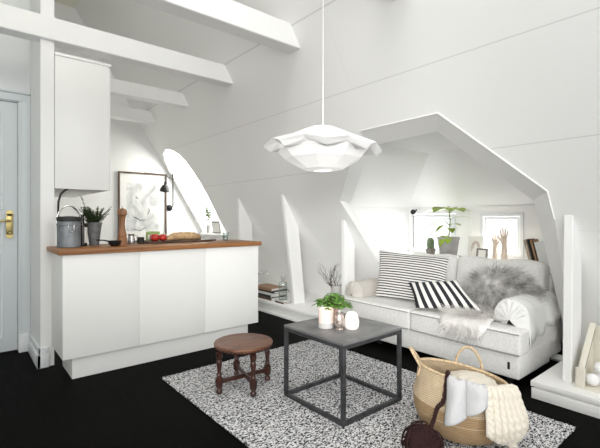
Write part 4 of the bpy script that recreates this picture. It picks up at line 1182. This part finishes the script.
# ------------------------------------------------------------------ pendant lamp
lx, ly = 1.716, 1.824
pn = thing('pendant_lamp', 'white folded-paper pendant lamp hanging on a white cord over the table', 'lamp', (lx, ly, 1.45))
MB().tube([(lx, ly, 1.70), (lx, ly, ZT)], .0032, 8).build('cord', 'white', pn)
def ringp(n, rfn, zfn, ph=0): return [V((lx + rfn(i) * cos(2 * PI * i / n + ph), ly + rfn(i) * sin(2 * PI * i / n + ph), zfn(i))) for i in range(n)]
n = 16; PH = math.radians(-40) 
ev = lambda i: i % 2 == 0
RT = V((.766, -.643, 0))
def tilt(rows):   # the shade hangs a little lower on one side
    return [[p - V((0, 0, .038 * (p - V((lx, ly, 0))).dot(RT))) for p in row] for row in rows]
b = MB()
b.grid(tilt([ringp(n, lambda i: .075, lambda i: 1.712, PH), ringp(n, lambda i: .19 if ev(i) else .175, lambda i: 1.664 if ev(i) else 1.664, PH), ringp(n, lambda i: .368 if ev(i) else .328, lambda i: 1.584 if ev(i) else 1.614, PH)]), close_u=True)
b.build('canopy', 'lamp', pn, smooth=False, solid=.003)
b = MB()   # lower lip of each petal, folded back under the canopy
b.grid(tilt([ringp(n, lambda i: .366 if ev(i) else .326, lambda i: 1.582 if ev(i) else 1.612, PH), ringp(n, lambda i: .325 if ev(i) else .295, lambda i: 1.552 if ev(i) else 1.592, PH), ringp(n, lambda i: .25 if ev(i) else .25, lambda i: 1.558 if ev(i) else 1.575, PH)]), close_u=True)
b.build('petal_lip', 'lamp', pn, smooth=False, solid=.003)
b = MB(); n8 = 9
b.grid([ringp(n8, lambda i: .285, lambda i: 1.572, PH + .3), ringp(n8, lambda i: .235, lambda i: 1.520, PH + .3), ringp(n8, lambda i: .125, lambda i: 1.458, PH + .3), ringp(n8, lambda i: .06, lambda i: 1.448, PH + .3)], close_u=True)
b.build('bowl', 'lamp', pn, smooth=False, solid=.003)
MB().lathe([(.018, 1.66), (.018, 1.72), (.006, 1.73)], (lx, ly, 0), 14).build('lampholder', 'white', pn)

# ------------------------------------------------------------------ light
w = bpy.data.worlds.new('overcast_sky'); SC.world = w; w.use_nodes = True
bg = w.node_tree.nodes['Background']; bg.inputs[0].default_value = (.98, .99, 1.0, 1); bg.inputs[1].default_value = 1.36
def area(name, loc, target, size, power, col=(1, 1, 1), sy=None):
    l = bpy.data.lights.new(name, 'AREA'); l.energy = power; l.size = size; l.color = col
    if sy: l.shape = 'RECTANGLE'; l.size_y = sy
    o = bpy.data.objects.new(name, l); COL.objects.link(o); o.location = loc
    o.rotation_euler = (V(target) - V(loc)).to_track_quat('-Z', 'Y').to_euler(); return l
    return o
area('added_rear_daylight', (1.0, -3.5, 3.0), (2.6, 3.2, .8), 2.4, 42, (1, .995, .98), 1.8)  # added unseen source; beam shadows point to light from high behind
area('left_fill', (-2.0, .6, 1.6), (3.2, 3.2, .9), 2.2, 40, (1, .99, .96), 1.7)  # unseen fill added to lift the sloped wall and sofa, no window here
area('overhead_fill', (.5, .9, 3.9), (2.7, 2.9, .3), 1.5, 38, (1, .99, .96), 1.5)  # unseen overhead fill, added to brighten the middle of the room
area('sofa_fill', (-.9, -.7, 1.6), (3.1, 3.0, .62), 1.0, 9.5, (1, .995, .975), 1.0).spread = math.radians(45)  # narrow soft spot added behind the camera to lift sofa and studs
area('daylight_alcove_windows', (5.0, 2.3, 1.25), (3.6, 2.15, .85), 1.9, 140, (1, 1, .99), 1.1)
area('daylight_arched_window', tuple(sp(5.88, 1.6) + N * .5), tuple(sp(5.7, 1.5) - N), 1.1, 56, (1, .985, .89), 1.5)
pl_ = bpy.data.lights.new('pendant_bulb', 'POINT'); pl_.energy = 2.2; pl_.shadow_soft_size = .04; pl_.color = (1, .96, .9)
po = bpy.data.objects.new('pendant_bulb', pl_); COL.objects.link(po); po.location = (lx, ly, 1.60)

# ------------------------------------------------------------------ camera
cd = bpy.data.cameras.new('camera'); cd.sensor_width = 36; cd.lens = 405 / 600 * 36; cd.shift_y = -5 / 600; cd.clip_start = .02
co = bpy.data.objects.new('camera', cd); COL.objects.link(co); co.location = (0, 0, 1.15); co.rotation_euler = (PI / 2, 0, -math.radians(40))
SC.camera = co
vs_ = SC.view_settings; vs_.view_transform = 'Standard'; vs_.look = 'None'; vs_.gamma = 1; vs_.exposure = 0.06; vs_.use_curve_mapping = False
SC.cycles.use_denoising = True
SC.cycles.max_bounces = 10; SC.cycles.diffuse_bounces = 6; SC.cycles.transparent_max_bounces = 12
SC.cycles.caustics_reflective = False; SC.cycles.caustics_refractive = False
